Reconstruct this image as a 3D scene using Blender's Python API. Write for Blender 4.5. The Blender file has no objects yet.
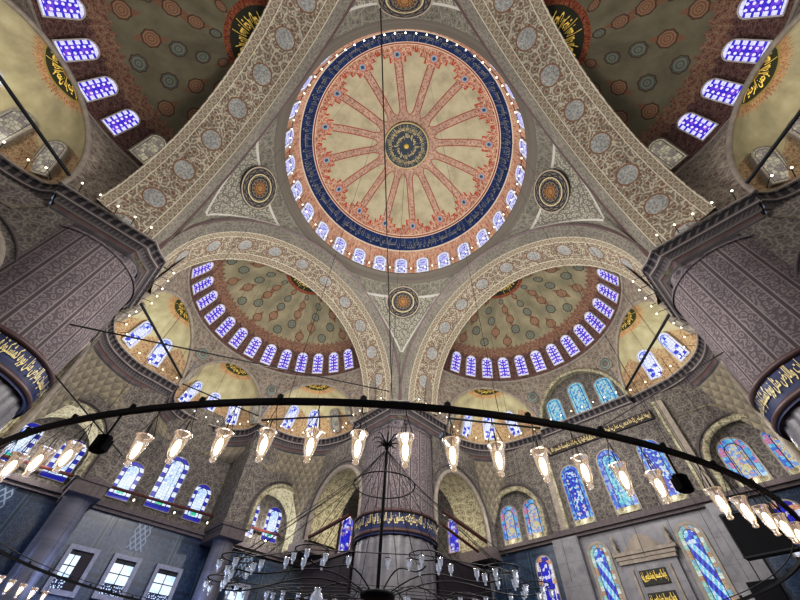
import bpy, bmesh, math, random
from math import pi, sin, cos, sqrt, atan2, hypot, radians as RAD
from mathutils import Vector, Matrix
random.seed(7)
SC = bpy.context.scene
COL = SC.collection

# ------------------------------------------------------------------ object helpers
def put(o, parent=None):
    COL.objects.link(o)
    if parent is not None: o.parent = parent
    return o
def tag(o, label=None, cat=None, group=None, kind=None):
    if label: o['label'] = label
    if cat: o['category'] = cat
    if group: o['group'] = group
    if kind: o['kind'] = kind
    return o
def struct(o, label, cat): return tag(o, label, cat, None, 'structure')
def empty(name, loc=(0, 0, 0), rz=0, mat=None):
    o = bpy.data.objects.new(name, None); o.empty_display_size = .2
    if mat is not None: o.matrix_world = mat
    else: o.location = loc; o.rotation_euler = (0, 0, rz)
    return put(o)

class MB:
    """collects faces with UVs, links them as ONE mesh object"""
    def __init__(s): s.v = []; s.f = []; s.uv = []; s.sm = []
    def grid(s, P, UV=None, smooth=True, closed=False):
        n, m = len(P), len(P[0]); b = len(s.v)
        for r in P: s.v += [tuple(q) for q in r]
        for i in range(n - 1):
            for j in range(m - 1):
                s.f.append((b + i*m + j, b + i*m + j + 1, b + (i+1)*m + j + 1, b + (i+1)*m + j))
                if UV: s.uv.append((UV[i][j], UV[i][j+1], UV[i+1][j+1], UV[i+1][j]))
                else: s.uv.append(((i, j), (i, j+1), (i+1, j+1), (i+1, j)))
                s.sm.append(smooth)
        return s
    def poly(s, pts, uv=None, smooth=False):
        b = len(s.v); s.v += [tuple(q) for q in pts]; s.f.append(tuple(range(b, b + len(pts))))
        s.uv.append(tuple(uv) if uv else tuple((q[0], q[1]) for q in pts)); s.sm.append(smooth)
        return s
    def box(s, c, d, M=None):
        x, y, z = d[0]/2, d[1]/2, d[2]/2
        F = [((-x,-y,-z),(x,-y,-z),(x,y,-z),(-x,y,-z)), ((-x,-y,z),(x,-y,z),(x,y,z),(-x,y,z)),
             ((-x,-y,-z),(x,-y,-z),(x,-y,z),(-x,-y,z)), ((-x,y,-z),(x,y,-z),(x,y,z),(-x,y,z)),
             ((-x,-y,-z),(-x,y,-z),(-x,y,z),(-x,-y,z)), ((x,-y,-z),(x,y,-z),(x,y,z),(x,-y,z))]
        for k, q in enumerate(F):
            uv = [((p[0], p[1]), (p[0], p[2]), (p[1], p[2]))[k//2] for p in q]
            pts = [Vector(p) for p in q]
            if M is not None: pts = [M @ p for p in pts]
            s.poly([p + Vector(c) for p in pts], uv)
        return s
    def tube(s, pts, r, n=8, caps=True):
        pts = [Vector(p) for p in pts]; rings = []; up = None
        rr = r if isinstance(r, (list, tuple)) else [r]*len(pts)
        for i, p in enumerate(pts):
            t = (pts[min(i+1, len(pts)-1)] - pts[max(i-1, 0)]).normalized()
            if up is None: up = Vector((0, 0, 1)) if abs(t.z) < .9 else Vector((1, 0, 0))
            a = t.cross(up).normalized(); b = a.cross(t).normalized(); up = b
            rings.append([p + a*rr[i]*cos(2*pi*k/n) + b*rr[i]*sin(2*pi*k/n) for k in range(n+1)])
        L = 0; UV = []
        for i, p in enumerate(pts):
            if i: L += (pts[i]-pts[i-1]).length
            UV.append([(k/n, L) for k in range(n+1)])
        s.grid(rings, UV)
        if caps: s.poly(rings[0][:-1]); s.poly(rings[-1][:-1])
        return s
    def lathe(s, prof, c=(0, 0, 0), n=24, a0=0, a1=2*pi, axis=None):
        P = []; UV = []
        for (r, z) in prof:
            P.append([(c[0] + r*cos(a0+(a1-a0)*k/n), c[1] + r*sin(a0+(a1-a0)*k/n), c[2] + z) for k in range(n+1)])
            UV.append([(k/n, z) for k in range(n+1)])
        return s.grid(P, UV)
    def mesh(s, name, mats):
        me = bpy.data.meshes.new(name); me.from_pydata(s.v, [], s.f)
        l = me.uv_layers.new(name='UVMap'); k = 0
        for q in s.uv:
            for t in q: l.data[k].uv = t; k += 1
        me.polygons.foreach_set('use_smooth', s.sm)
        for m in (mats if isinstance(mats, list) else [mats]): me.materials.append(m)
        me.update(); return me
    def build(s, name, mat, parent=None):
        return put(bpy.data.objects.new(name, s.mesh(name, mat)), parent)
def inst(name, me, M=None, parent=None):
    o = bpy.data.objects.new(name, me)
    if M is not None: o.matrix_world = M
    put(o, parent); return o
def frame(o, up, nrm):
    """local x = across, y = up, z = towards the viewer side (nrm)"""
    y = Vector(up).normalized(); z = Vector(nrm); z = (z - y*z.dot(y)).normalized(); x = y.cross(z)
    M = Matrix((x, y, z)).transposed().to_4x4(); M.translation = Vector(o); return M

def frame_n(o, up, nrm):
    """disc frame: local z exactly along nrm"""
    z = Vector(nrm).normalized(); y = Vector(up); y = (y - z*z.dot(y)).normalized(); x = y.cross(z)
    M = Matrix((x, y, z)).transposed().to_4x4(); M.translation = Vector(o); return M

# ------------------------------------------------------------------ shader DSL
class Sk:
    def __init__(s, m, x): s.m = m; s.x = x
    def op(s, o, *a, **k): return s.m.math(o, s, *a, **k)
    def __add__(s, o): return s.op('ADD', o)
    __radd__ = __add__
    def __sub__(s, o): return s.op('SUBTRACT', o)
    def __rsub__(s, o): return s.m.math('SUBTRACT', o, s)
    def __mul__(s, o): return s.op('MULTIPLY', o)
    __rmul__ = __mul__
    def __truediv__(s, o): return s.op('DIVIDE', o)
    def abs(s): return s.op('ABSOLUTE')
    def fr(s): return s.op('FRACT')
    def fl(s): return s.op('FLOOR')
    def sin(s): return s.op('SINE')
    def cos(s): return s.op('COSINE')
    def mod(s, o): return s.op('FLOORED_MODULO', o)
    def min(s, o): return s.op('MINIMUM', o)
    def max(s, o): return s.op('MAXIMUM', o)
    def lt(s, o): return s.op('LESS_THAN', o)
    def gt(s, o): return s.op('GREATER_THAN', o)
    def sq(s): return s.op('SQRT')
    def st(s, a, b):           # smoothstep a..b -> 0..1
        n = s.m.n('ShaderNodeMapRange'); n.interpolation_type = 'SMOOTHSTEP'
        s.m.set(n.inputs[0], s); n.inputs[1].default_value = a; n.inputs[2].default_value = b
        return Sk(s.m, n.outputs[0])
class Mat:
    def __init__(s, name):
        s.mat = bpy.data.materials.new(name); s.mat.use_nodes = True; s.nt = s.mat.node_tree; s.nt.nodes.clear()
        uv = s.n('ShaderNodeUVMap'); s.uv = Sk(s, uv.outputs[0])
        sp = s.n('ShaderNodeSeparateXYZ'); s.set(sp.inputs[0], s.uv); s.u = Sk(s, sp.outputs[0]); s.v = Sk(s, sp.outputs[1])
    def n(s, t): return s.nt.nodes.new(t)
    def set(s, inp, x):
        if isinstance(x, Sk): s.nt.links.new(x.x, inp)
        elif isinstance(x, (tuple, list)): inp.default_value = tuple(x) + ((1,) if len(x) == 3 and len(inp.default_value) == 4 else ())
        else: inp.default_value = x
    def math(s, op, *a):
        n = s.n('ShaderNodeMath'); n.operation = op
        for i, x in enumerate(a): s.set(n.inputs[i], x)
        return Sk(s, n.outputs[0])
    def vec(s, x, y, z=0.0):
        n = s.n('ShaderNodeCombineXYZ')
        for i, q in enumerate((x, y, z)): s.set(n.inputs[i], q)
        return Sk(s, n.outputs[0])
    def mix(s, f, a, b):
        n = s.n('ShaderNodeMix'); n.data_type = 'RGBA'; s.set(n.inputs[0], f); s.set(n.inputs[6], a); s.set(n.inputs[7], b)
        return Sk(s, n.outputs[2])
    def mul(s, a, b):
        n = s.n('ShaderNodeMix'); n.data_type = 'RGBA'; n.blend_type = 'MULTIPLY'; n.inputs[0].default_value = 1
        s.set(n.inputs[6], a); s.set(n.inputs[7], b); return Sk(s, n.outputs[2])
    def noise(s, v, sc, det=3, rough=.55, dist=0.0):
        n = s.n('ShaderNodeTexNoise'); s.set(n.inputs['Vector'], v); n.inputs['Scale'].default_value = sc
        n.inputs['Detail'].default_value = det; n.inputs['Roughness'].default_value = rough; n.inputs['Distortion'].default_value = dist
        s.ncol = Sk(s, n.outputs['Color']); return Sk(s, n.outputs['Fac'])
    def vor(s, v, sc, rnd=1.0, feat='F1', dim='2D'):
        n = s.n('ShaderNodeTexVoronoi'); n.voronoi_dimensions = dim; n.feature = feat
        s.set(n.inputs['Vector'], v); n.inputs['Scale'].default_value = sc; n.inputs['Randomness'].default_value = rnd
        if feat == 'F1':
            sp = s.n('ShaderNodeSeparateColor'); s.nt.links.new(n.outputs['Color'], sp.inputs[0])
            s.cr, s.cg, s.cb = (Sk(s, sp.outputs[i]) for i in range(3)); s.vcol = Sk(s, n.outputs['Color'])
        return Sk(s, n.outputs['Distance'])
    def ramp(s, f, stops, const=False):
        n = s.n('ShaderNodeValToRGB'); s.set(n.inputs[0], f); cr = n.color_ramp
        cr.interpolation = 'CONSTANT' if const else 'LINEAR'
        while len(cr.elements) < len(stops): cr.elements.new(.5)
        for e, (p, c) in zip(cr.elements, stops): e.position = p; e.color = tuple(c) + (1,)
        return Sk(s, n.outputs[0])
    def warp(s, v, sc, amt):
        s.noise(v, sc, 2)
        a = s.n('ShaderNodeVectorMath'); a.operation = 'SUBTRACT'; s.set(a.inputs[0], s.ncol); a.inputs[1].default_value = (.5, .5, .5)
        b = s.n('ShaderNodeVectorMath'); b.operation = 'SCALE'; s.set(b.inputs[0], Sk(s, a.outputs[0])); b.inputs['Scale'].default_value = amt
        c = s.n('ShaderNodeVectorMath'); c.operation = 'ADD'; s.set(c.inputs[0], v); s.set(c.inputs[1], Sk(s, b.outputs[0]))
        return Sk(s, c.outputs[0])
    def arab(s, v, sc, ground, line, accent, dens=.5):
        """curling floral arabesque: warped cell rosettes with rings, leaves and stems"""
        w = s.warp(v, sc*.9, .55/sc)
        d = s.vor(w, sc, .85)
        ring = ((d*2.6).fr()-.5).abs().st(.10, .26)
        e = s.vor(w, sc*1.05, .8, 'DISTANCE_TO_EDGE')
        stem = e.st(.03, .09)
        d2 = s.vor(s.warp(v, sc*2.2, .3/sc), sc*2.6, 1.0)
        leaf = d2.st(.22, .34)
        c = s.mix(ring, line, ground)
        c = s.mix(stem, line, c)
        c = s.mix(leaf, s.mix(.55, c, accent), c)
        c = s.mix(d.st(.16, .24), accent, c)
        g = s.noise(v, sc*.17, 3)
        return s.mul(c, s.ramp(g, [(.3, (.80, .80, .80)), (.7, (1.1, 1.1, 1.1))]))
    def out(s, col, rough=.8, emit=None, es=1.0, metal=0.0, spec=.25, bump=None, bs=.3, alpha=None, trans=None):
        p = s.n('ShaderNodeBsdfPrincipled'); s.set(p.inputs['Base Color'], col); s.set(p.inputs['Roughness'], rough)
        p.inputs['Metallic'].default_value = metal; p.inputs['Specular IOR Level'].default_value = spec
        if emit is not None: s.set(p.inputs['Emission Color'], emit); s.set(p.inputs['Emission Strength'], es)
        if trans: p.inputs['Transmission Weight'].default_value = trans; p.inputs['IOR'].default_value = 1.12
        if alpha is not None: p.inputs['Alpha'].default_value = alpha
        if bump is not None:
            b = s.n('ShaderNodeBump'); b.inputs['Strength'].default_value = bs; b.inputs['Distance'].default_value = .1
            s.set(b.inputs['Height'], bump); s.nt.links.new(b.outputs[0], p.inputs['Normal'])
        o = s.n('ShaderNodeOutputMaterial'); s.nt.links.new(p.outputs[0], o.inputs[0]); return s.mat
def C(r, g, b):  # sRGB 0-255 -> linear
    f = lambda x: (x/255/12.92) if x <= 10 else ((x/255+.055)/1.055)**2.4
    return (f(r), f(g), f(b))

# ------------------------------------------------------------------ dimensions (metres, eye level = 0)
FLOOR = -1.6
R, HR = 11.75, 35.4          # rim of the central dome
HC = 20.67                   # top of the cornice
M0, N0, CH = 11.08, 17.93, 1.11   # corner pillar cap: square with a chamfer
SA, SR, SH, SZ = 15.1, 10.3, 26.63, 5.7  # semi-dome: centre, radius, base height, rise
YA, XB, HL = 30.0, 25.2, 11.2   # side wall, mihrab wall, ledge
PC, PR = 14.6, 3.25          # pillar axis and radius

# ------------------------------------------------------------------ materials
def flat(name, c, rough=.7, metal=0, spec=.3, var=.12, sc=3.0):
    m = Mat(name); n = m.noise(m.uv, sc, 4)
    return m.out(m.mul(c, m.ramp(n, [(.3, (1-var*2,)*3), (.7, (1+var,)*3)])), rough, metal=metal, spec=spec)
IRON = flat('black_iron', C(20, 22, 30), .5, spec=.3)
CABLE = flat('cable', C(30, 28, 28), .6)
GOLD = Mat('gold_leaf'); GOLD = GOLD.out(C(214, 186, 96), .45, emit=C(200, 176, 90), es=.28, metal=.35)  # faint emission added so the gold reads bright
GOLD2 = Mat('pale_gold_leaf'); GOLD2 = GOLD2.out(C(190, 176, 130), .5, emit=C(190, 176, 120), es=.05, metal=.2)  # paler leaf, with a trace of added glow too
MARBLE = Mat('grey_marble')
_w = MARBLE.noise(MARBLE.warp(MARBLE.uv, .8, 1.2), 1.1, 6, .65)
_j = ((MARBLE.v/1.5).fr()-.5).abs().st(.485, .495)
MARBLE = MARBLE.out(MARBLE.mul(MARBLE.ramp(_w, [(.3, C(88, 88, 95)), (.5, C(108, 107, 112)), (.72, C(120, 119, 124))]), MARBLE.ramp(_j, [(0, (1, 1, 1)), (1, (.7, .7, .7))])), .35, spec=.4)
def m_cream():
    m = Mat('main_dome_paint'); a, rho = m.u, m.v     # u angle 0..1, v horizontal radius fraction
    s = ((a*16-.24).fr()-.5).abs()*(2*pi*R/16)              # metres from the nearest rib axis (times rho)
    dist = s*rho
    vv = m.vec(a*60, rho*12)
    xy = m.vec((a*(2*pi)).cos()*rho*R, (a*(2*pi)).sin()*rho*R)
    cream = m.ramp(m.noise(xy, .55, 5, .6), [(.3, C(158, 152, 130)), (.52, C(182, 175, 150)), (.75, C(194, 187, 162))])
    pink = m.arab(xy, 2.6, C(176, 146, 130), C(198, 178, 156), C(150, 112, 102))
    orange = m.arab(xy, 2.2, C(180, 128, 106), C(206, 184, 162), C(146, 86, 70))
    # rib, widening into a pear head near the outer border
    ribw = m.math('ADD', rho.st(.34, .24)*.5, .36)
    rib = dist.lt(ribw)
    edge = (dist-ribw).abs().lt(.05)
    c = m.mix(rib, cream, pink); c = m.mix(edge*rho.lt(.74), c, C(150, 84, 70))
    # heads: three lobes stepping outwards
    steps = m.math('ADD', (rho.gt(.725))*.75, (rho.gt(.77))*.55)
    steps = steps + rho.gt(.80)*.5
    scal = dist.lt(steps + ((rho*70).sin()*.06))
    head = (rho.gt(.725))*scal
    c = m.mix(head, c, orange)
    c = m.mix(((dist-steps).abs().lt(.07))*rho.gt(.72)*rho.lt(.86), c, C(170, 74, 50))
    c = m.mix(rho.gt(.835), c, orange)
    # little rosettes in the heads
    q = ((dist*dist) + ((rho-.782)*R)*((rho-.782)*R)).sq()
    c = m.mix(q.lt(.42), c, C(190, 120, 92)); c = m.mix(q.lt(.33), c, C(150, 166, 178)); c = m.mix(q.lt(.16), c, C(70, 80, 110))
    # ring round the centre boss
    c = m.mix(rho.lt(.255), c, pink)
    # borders and blue band
    c = m.mix(rho.gt(.85), c, C(214, 196, 176)); c = m.mix(rho.gt(.856), c, C(150, 92, 74)); c = m.mix(rho.gt(.866), c, C(214, 200, 180))
    blue = m.ramp(m.noise(m.vec(a*70, rho*16), 2.0, 4), [(.35, C(28, 44, 86)), (.6, C(40, 62, 112)), (.75, C(66, 90, 134))])
    c = m.mix(rho.gt(.872), c, blue)
    c = m.mix(rho.gt(.944), c, C(214, 200, 180))
    drum = m.arab(m.vec(a*76, rho*11.7), 2.4, C(190, 150, 128), C(206, 178, 156), C(164, 114, 98))
    c = m.mix(rho.gt(.951), c, drum)
    return m.out(c, .85)
def m_soffit():
    m = Mat('great_arch_paint'); u, v = m.u, m.v    # u metres along, v metres across 0..3.8
    vec = m.vec(u, v)
    main = m.arab(vec, 1.5, C(118, 112, 100), C(172, 166, 150), C(116, 92, 78))
    # big rosettes every 3.1 m
    uu = ((u/3.3).fr()-.5)*3.3
    rr = (uu*uu + (v-1.75)*(v-1.75)).sq()
    ros = m.arab(m.vec(u*2.0, v*2.0), 1.8, C(136, 138, 136), C(168, 168, 162), C(116, 118, 120))
    c = m.mix(rr.lt(.80), main, C(120, 90, 68)); c = m.mix(rr.lt(.70), c, ros)
    # side borders of linked circles
    def circ(c, v0):
        x = ((u/.55).fr()-.5)*.55; r = (x*x+(v-v0)*(v-v0)).sq()
        b = m.mix(((r-.2).abs()).lt(.05), C(120, 111, 99), C(154, 147, 130))
        b = m.mix(r.lt(.10), b, C(136, 122, 106))
        return m.mix((v-v0).abs().lt(.27), c, b)
    c = circ(c, .35); c = circ(c, 3.35)
    for x in (.04, .66, 3.0, 3.7): c = m.mix((v-x).abs().lt(.035), c, C(186, 180, 164))
    return m.out(c, .85)
def m_gray(name='pendentive_paint', g=C(121, 117, 114), l=C(150, 146, 140), a=C(98, 94, 100), sc=1.7):
    m = Mat(name); return m.out(m.arab(m.uv, sc, g, l, a), .9)
def m_pend():
    m = Mat('pendentive_paint'); u, v = m.u, m.v    # u -1..1 across, v 0..1 up
    vec = m.vec(u*19, v*22)
    d = m.vor(vec, 1.0, .9)
    net = m.mix(((d*2.0).fr()-.5).abs().st(.1, .3), C(150, 148, 136), C(106, 104, 97))
    plain = m.arab(vec, .9, C(108, 106, 97), C(130, 127, 116), C(94, 92, 86))
    hw = (v-.40)*1.05                                  # triangle panel with the point down
    e = hw - u.abs()
    tri = e.gt(.0)*v.lt(.90)*v.gt(.42)
    c = m.mix(tri, plain, net)
    line = m.math('MAXIMUM', (e.abs().lt(.018))*v.gt(.42)*v.lt(.9), (v-.9).abs().lt(.008)*e.gt(0))
    c = m.mix(line, c, C(172, 170, 162))
    return m.out(c, .9)
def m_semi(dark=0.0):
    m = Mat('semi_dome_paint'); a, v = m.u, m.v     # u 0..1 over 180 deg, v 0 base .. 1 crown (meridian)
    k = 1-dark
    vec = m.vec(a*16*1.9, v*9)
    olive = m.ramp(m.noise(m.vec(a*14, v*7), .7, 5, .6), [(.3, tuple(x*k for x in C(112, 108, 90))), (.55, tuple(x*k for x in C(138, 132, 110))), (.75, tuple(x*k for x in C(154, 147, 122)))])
    c = olive
    # medallion rows: rows alternate red / blue and are offset
    for i, (v0, n, rad, off) in enumerate(((.445, 9, .50, .5), (.54, 9, .50, 0.0), (.64, 8, .46, .5), (.73, 7, .40, 0.0), (.805, 6, .30, .5))):
        x = (((a*n+off).fr())-.5)*(pi*SR/n)*cos(v0*pi/2*.92); y = (v-v0)*13.0
        par = ((a*n+off).fl()+float(i)).mod(2.0)
        r = (x*x+y*y).sq()
        ang = m.math('ARCTAN2', y, x)
        pet = r + (ang*8).cos()*(.05*rad)
        red = m.mix((((r*(3.2/rad)).fr()-.5).abs()).st(.12, .3), C(146, 118, 94), C(118, 80, 64))
        blu = m.mix((((r*(2.4/rad)).fr()-.5).abs()).st(.12, .3), C(122, 126, 112), C(82, 92, 90))
        # pointed tips for the red ones
        tip = (x.abs() + (y.abs()-rad*1.25).abs()*.55).lt(rad*.42)
        c = m.mix(tip*par, c, C(122, 92, 74))
        c = m.mix(pet.lt(rad)*.78, c, m.mix(par, blu, red))
        c = m.mix((pet-rad).abs().lt(.04), c, C(80, 62, 52))
    # dark red fringe above and between the windows
    fr_e = m.math('ADD', (((a*46).fr()-.5).abs())*.055, .30)
    band = m.arab(m.vec(a*32, v*14), 2.2, C(88, 66, 64), C(118, 92, 84), C(70, 46, 50))
    fade = m.arab(m.vec(a*32, v*14), 2.4, C(122, 90, 76), C(138, 118, 98), C(102, 68, 60))
    c = m.mix(v.lt(fr_e + .075), c, fade)
    c = m.mix(v.lt(fr_e - .02), c, band)
    # crown half roundel
    c = m.mix(v.gt(.835), c, m.arab(m.vec(a*20, v*12), 2.5, C(128, 62, 42), C(150, 104, 76), C(96, 40, 32)))
    c = m.mix(v.gt(.86), c, C(52, 54, 44)); c = m.mix(v.gt(.957), c, m.arab(m.vec(a*12, v*24), 2, C(120, 60, 40), C(150, 100, 70), C(80, 36, 30)))
    return m.out(c, .88)
def m_exedra():
    m = Mat('exedra_paint'); a, v = m.u, m.v
    c = m.ramp(m.noise(m.vec(a*12, v*7), .8, 5), [(.3, C(140, 136, 112)), (.55, C(160, 154, 128)), (.75, C(174, 168, 142))])
    red = m.arab(m.vec(a*14, v*7.5), 2.8, C(146, 124, 100), C(166, 150, 122), C(126, 96, 76))
    fl = (((a*5).fr()-.5).abs()*1.1)
    c = m.mix(v.lt(m.math('SUBTRACT', .44, fl*.28)), c, red)
    ray = ((a*26).fr()-.5).abs()
    c = m.mix(v.gt(m.math('ADD', ray*.09, .715)), c, m.arab(m.vec(a*14, v*10), 2.8, C(172, 136, 102), C(186, 164, 128), C(146, 98, 72)))
    c = m.mix(v.gt(.80), c, C(150, 136, 80)); c = m.mix(v.gt(.815), c, C(58, 60, 46))
    c = m.mix(v.gt(.94), c, C(150, 122, 70))
    return m.out(c, .85)
def m_pillar():
    m = Mat('pillar_paint'); a, z = m.u, m.v      # u 0..1 round, v metres
    n = 22
    f = ((a*n).fr()-.5).abs()
    zz = m.vec(a*n*.75, z)
    leafd = m.vor(m.warp(m.vec((a*n).fr()*1.5 + (a*n).fl()*3.7, z*1.5 + ((a*n).fl()*.37)), 1.5, .7), 1.7, .9)
    leaf = m.mix(((leafd*2.3).fr()-.5).abs().st(.08, .3), C(132, 124, 126), C(98, 90, 96))
    c = m.mix(f.gt(.38), leaf, C(108, 102, 106))
    c = m.mix((f-.38).abs().lt(.022), c, C(150, 142, 142)); c = m.mix((f-.47).abs().lt(.03), c, C(84, 76, 80))
    g = m.noise(m.vec(a*20, z), .4, 3)
    return m.out(m.mul(c, m.ramp(g, [(.3, (.66, .66, .65)), (.7, (.90, .89, .87))])), .85)
def m_cornice():
    m = Mat('carved_cornice'); u, v = m.u, m.v    # u metres, v metres of profile
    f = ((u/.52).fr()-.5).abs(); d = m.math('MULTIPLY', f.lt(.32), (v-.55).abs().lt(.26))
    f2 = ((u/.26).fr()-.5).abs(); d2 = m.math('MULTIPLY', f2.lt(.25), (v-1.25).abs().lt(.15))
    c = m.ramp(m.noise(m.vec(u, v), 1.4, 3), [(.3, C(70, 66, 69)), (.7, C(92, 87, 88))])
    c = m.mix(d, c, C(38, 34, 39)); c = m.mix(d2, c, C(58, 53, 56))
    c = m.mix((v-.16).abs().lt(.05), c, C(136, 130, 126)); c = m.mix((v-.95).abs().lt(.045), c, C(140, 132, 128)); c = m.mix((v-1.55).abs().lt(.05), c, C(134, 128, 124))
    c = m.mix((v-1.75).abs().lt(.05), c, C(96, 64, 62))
    return m.out(c, .8)
def m_muq():
    m = Mat('muqarnas_stone'); u, v = m.u, m.v    # tiers of little niches, shade painted in towards each niche top
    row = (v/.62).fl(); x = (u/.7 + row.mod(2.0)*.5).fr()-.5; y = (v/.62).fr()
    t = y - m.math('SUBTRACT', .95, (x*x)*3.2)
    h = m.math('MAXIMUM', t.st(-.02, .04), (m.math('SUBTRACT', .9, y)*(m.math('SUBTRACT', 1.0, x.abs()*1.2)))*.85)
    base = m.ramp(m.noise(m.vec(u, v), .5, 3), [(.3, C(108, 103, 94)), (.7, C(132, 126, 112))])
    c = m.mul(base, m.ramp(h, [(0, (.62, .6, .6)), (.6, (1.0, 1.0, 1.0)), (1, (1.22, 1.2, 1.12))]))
    return m.out(c, .85, bump=h, bs=.6)
def m_wall():
    m = Mat('painted_wall'); return m.out(m.arab(m.uv, 1.6, C(92, 88, 86), C(120, 115, 108), C(80, 74, 74)), .88)
def m_spandrel():
    m = Mat('spandrel_paint'); return m.out(m.arab(m.uv, 1.9, C(122, 115, 106), C(146, 138, 126), C(106, 92, 86)), .88)
def m_pale():
    m = Mat('pale_arch_paint'); u, v = m.u, m.v
    c = m.arab(m.vec(u, v), 1.5, C(138, 134, 114), C(168, 164, 142), C(116, 108, 90))
    return m.out(c, .85)
def m_tile():
    m = Mat('blue_tile'); u, v = m.u, m.v
    d = m.arab(m.vec(u, v), 2.4, C(30, 46, 72), C(50, 72, 96), C(24, 36, 62))
    gx = ((u/2.9).fr()-.5).abs().gt(.46); gy = ((v/3.4).fr()-.5).abs().gt(.465)
    c = m.mix(gx.max(gy), d, C(26, 40, 60))
    l = (((u/2.9).fr()-.5).abs()-.45).abs().lt(.006)
    c = m.mix(l, c, C(80, 106, 116))
    return m.out(c, .3, spec=.5)
def m_fillet():
    m = Mat('stone_fillet'); n = m.noise(m.uv, 2, 3)
    return m.out(m.ramp(n, [(.3, C(122, 116, 110)), (.7, C(148, 140, 130))]), .8)
DOMEP, SOFF, PEND, SEMI, SEMI_SHADED, EXED = m_cream(), m_soffit(), m_pend(), m_semi(), m_semi(.36), m_exedra()  # second semi-dome paint is a darkened copy, shade put into its olive ground
PILP, CORN, MUQ, WALLP, SPAN, PALE, TILE, FILLET = m_pillar(), m_cornice(), m_muq(), m_wall(), m_spandrel(), m_pale(), m_tile(), m_fillet()
PURP = m_gray('arch_face_paint', C(112, 109, 101), C(134, 129, 120), C(98, 95, 90), 2.4)
REDM = flat('red_porphyry', C(80, 60, 60), .45, spec=.4)
WOODR = flat('red_painted_wood', C(84, 48, 42), .5)
DARKST = flat('dark_stone', C(84, 78, 78), .8)
LEDGE = flat('ledge_stone', C(92, 84, 86), .7)
BLACKP = flat('speaker_black', C(12, 12, 18), .7, spec=.15)
DARKW = flat('dark_wood', C(38, 30, 38), .6)
CARPET = m_gray('red_carpet', C(62, 36, 34), C(84, 54, 46), C(34, 38, 56), 1.2)
FRAMEW = flat('window_plaster', C(176, 172, 170), .8)
FRAMEG = flat('window_plaster_grey', C(142, 136, 128), .8)
FRAMEM = flat('window_marble', C(132, 134, 146), .5)
SCRIPT = Mat('script_blue'); _n = SCRIPT.noise(SCRIPT.uv, 3, 4)
SCRIPT = SCRIPT.out(SCRIPT.ramp(_n, [(.35, C(24, 30, 58)), (.6, C(36, 48, 92)), (.75, C(60, 70, 84))]), .5)
def m_roundel(name, ground, line, core):
    m = Mat(name); u, v = m.u, m.v; r = (u*u+v*v).sq(); a = m.math('ARCTAN2', v, u)
    p = ((r*7 + (a*12).sin()*.25).fr()-.5).abs().st(.12, .28)
    star = (((a*(16/(2*pi))).fr()-.5).abs()*.35 + ((r*5).fr()-.5).abs()).st(.2, .34)
    c = m.mix(p*star, line, ground)
    c = m.mix(r.lt(.34), c, m.mix(p, C(150, 112, 66), core)); c = m.mix(r.lt(.13), c, C(140, 106, 64))
    c = m.mix((r-.64).abs().lt(.03), c, C(176, 164, 130)); c = m.mix((r-.96).abs().lt(.035), c, C(150, 140, 124))
    return m.out(c, .7)
ROUND = m_roundel('pendentive_roundel', C(110, 102, 84), C(38, 40, 54), C(84, 64, 48))
ROUNDS = m_roundel('small_roundel', C(66, 80, 88), C(96, 110, 112), C(66, 80, 88))
BOSS = flat('boss_blue', C(40, 54, 70), .5)
BULB = Mat('lit_bulb'); BULB = BULB.out((1, .9, .7), .5, emit=(1, .82, .5), es=6)
BULBW = Mat('small_lit_bulb'); BULBW = BULBW.out((1, .9, .7), .5, emit=(1, .86, .62), es=5)
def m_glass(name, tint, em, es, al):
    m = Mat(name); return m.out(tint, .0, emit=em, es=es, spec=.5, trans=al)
LAMPG = m_glass('lit_lamp_glass', C(240, 228, 214), (1, .74, .54), .16, .96)
CLEARG = m_glass('clear_lamp_glass', C(226, 230, 238), (.8, .84, .95), .13, .9)  # unlit cups given a faint glow to stay visible

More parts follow.
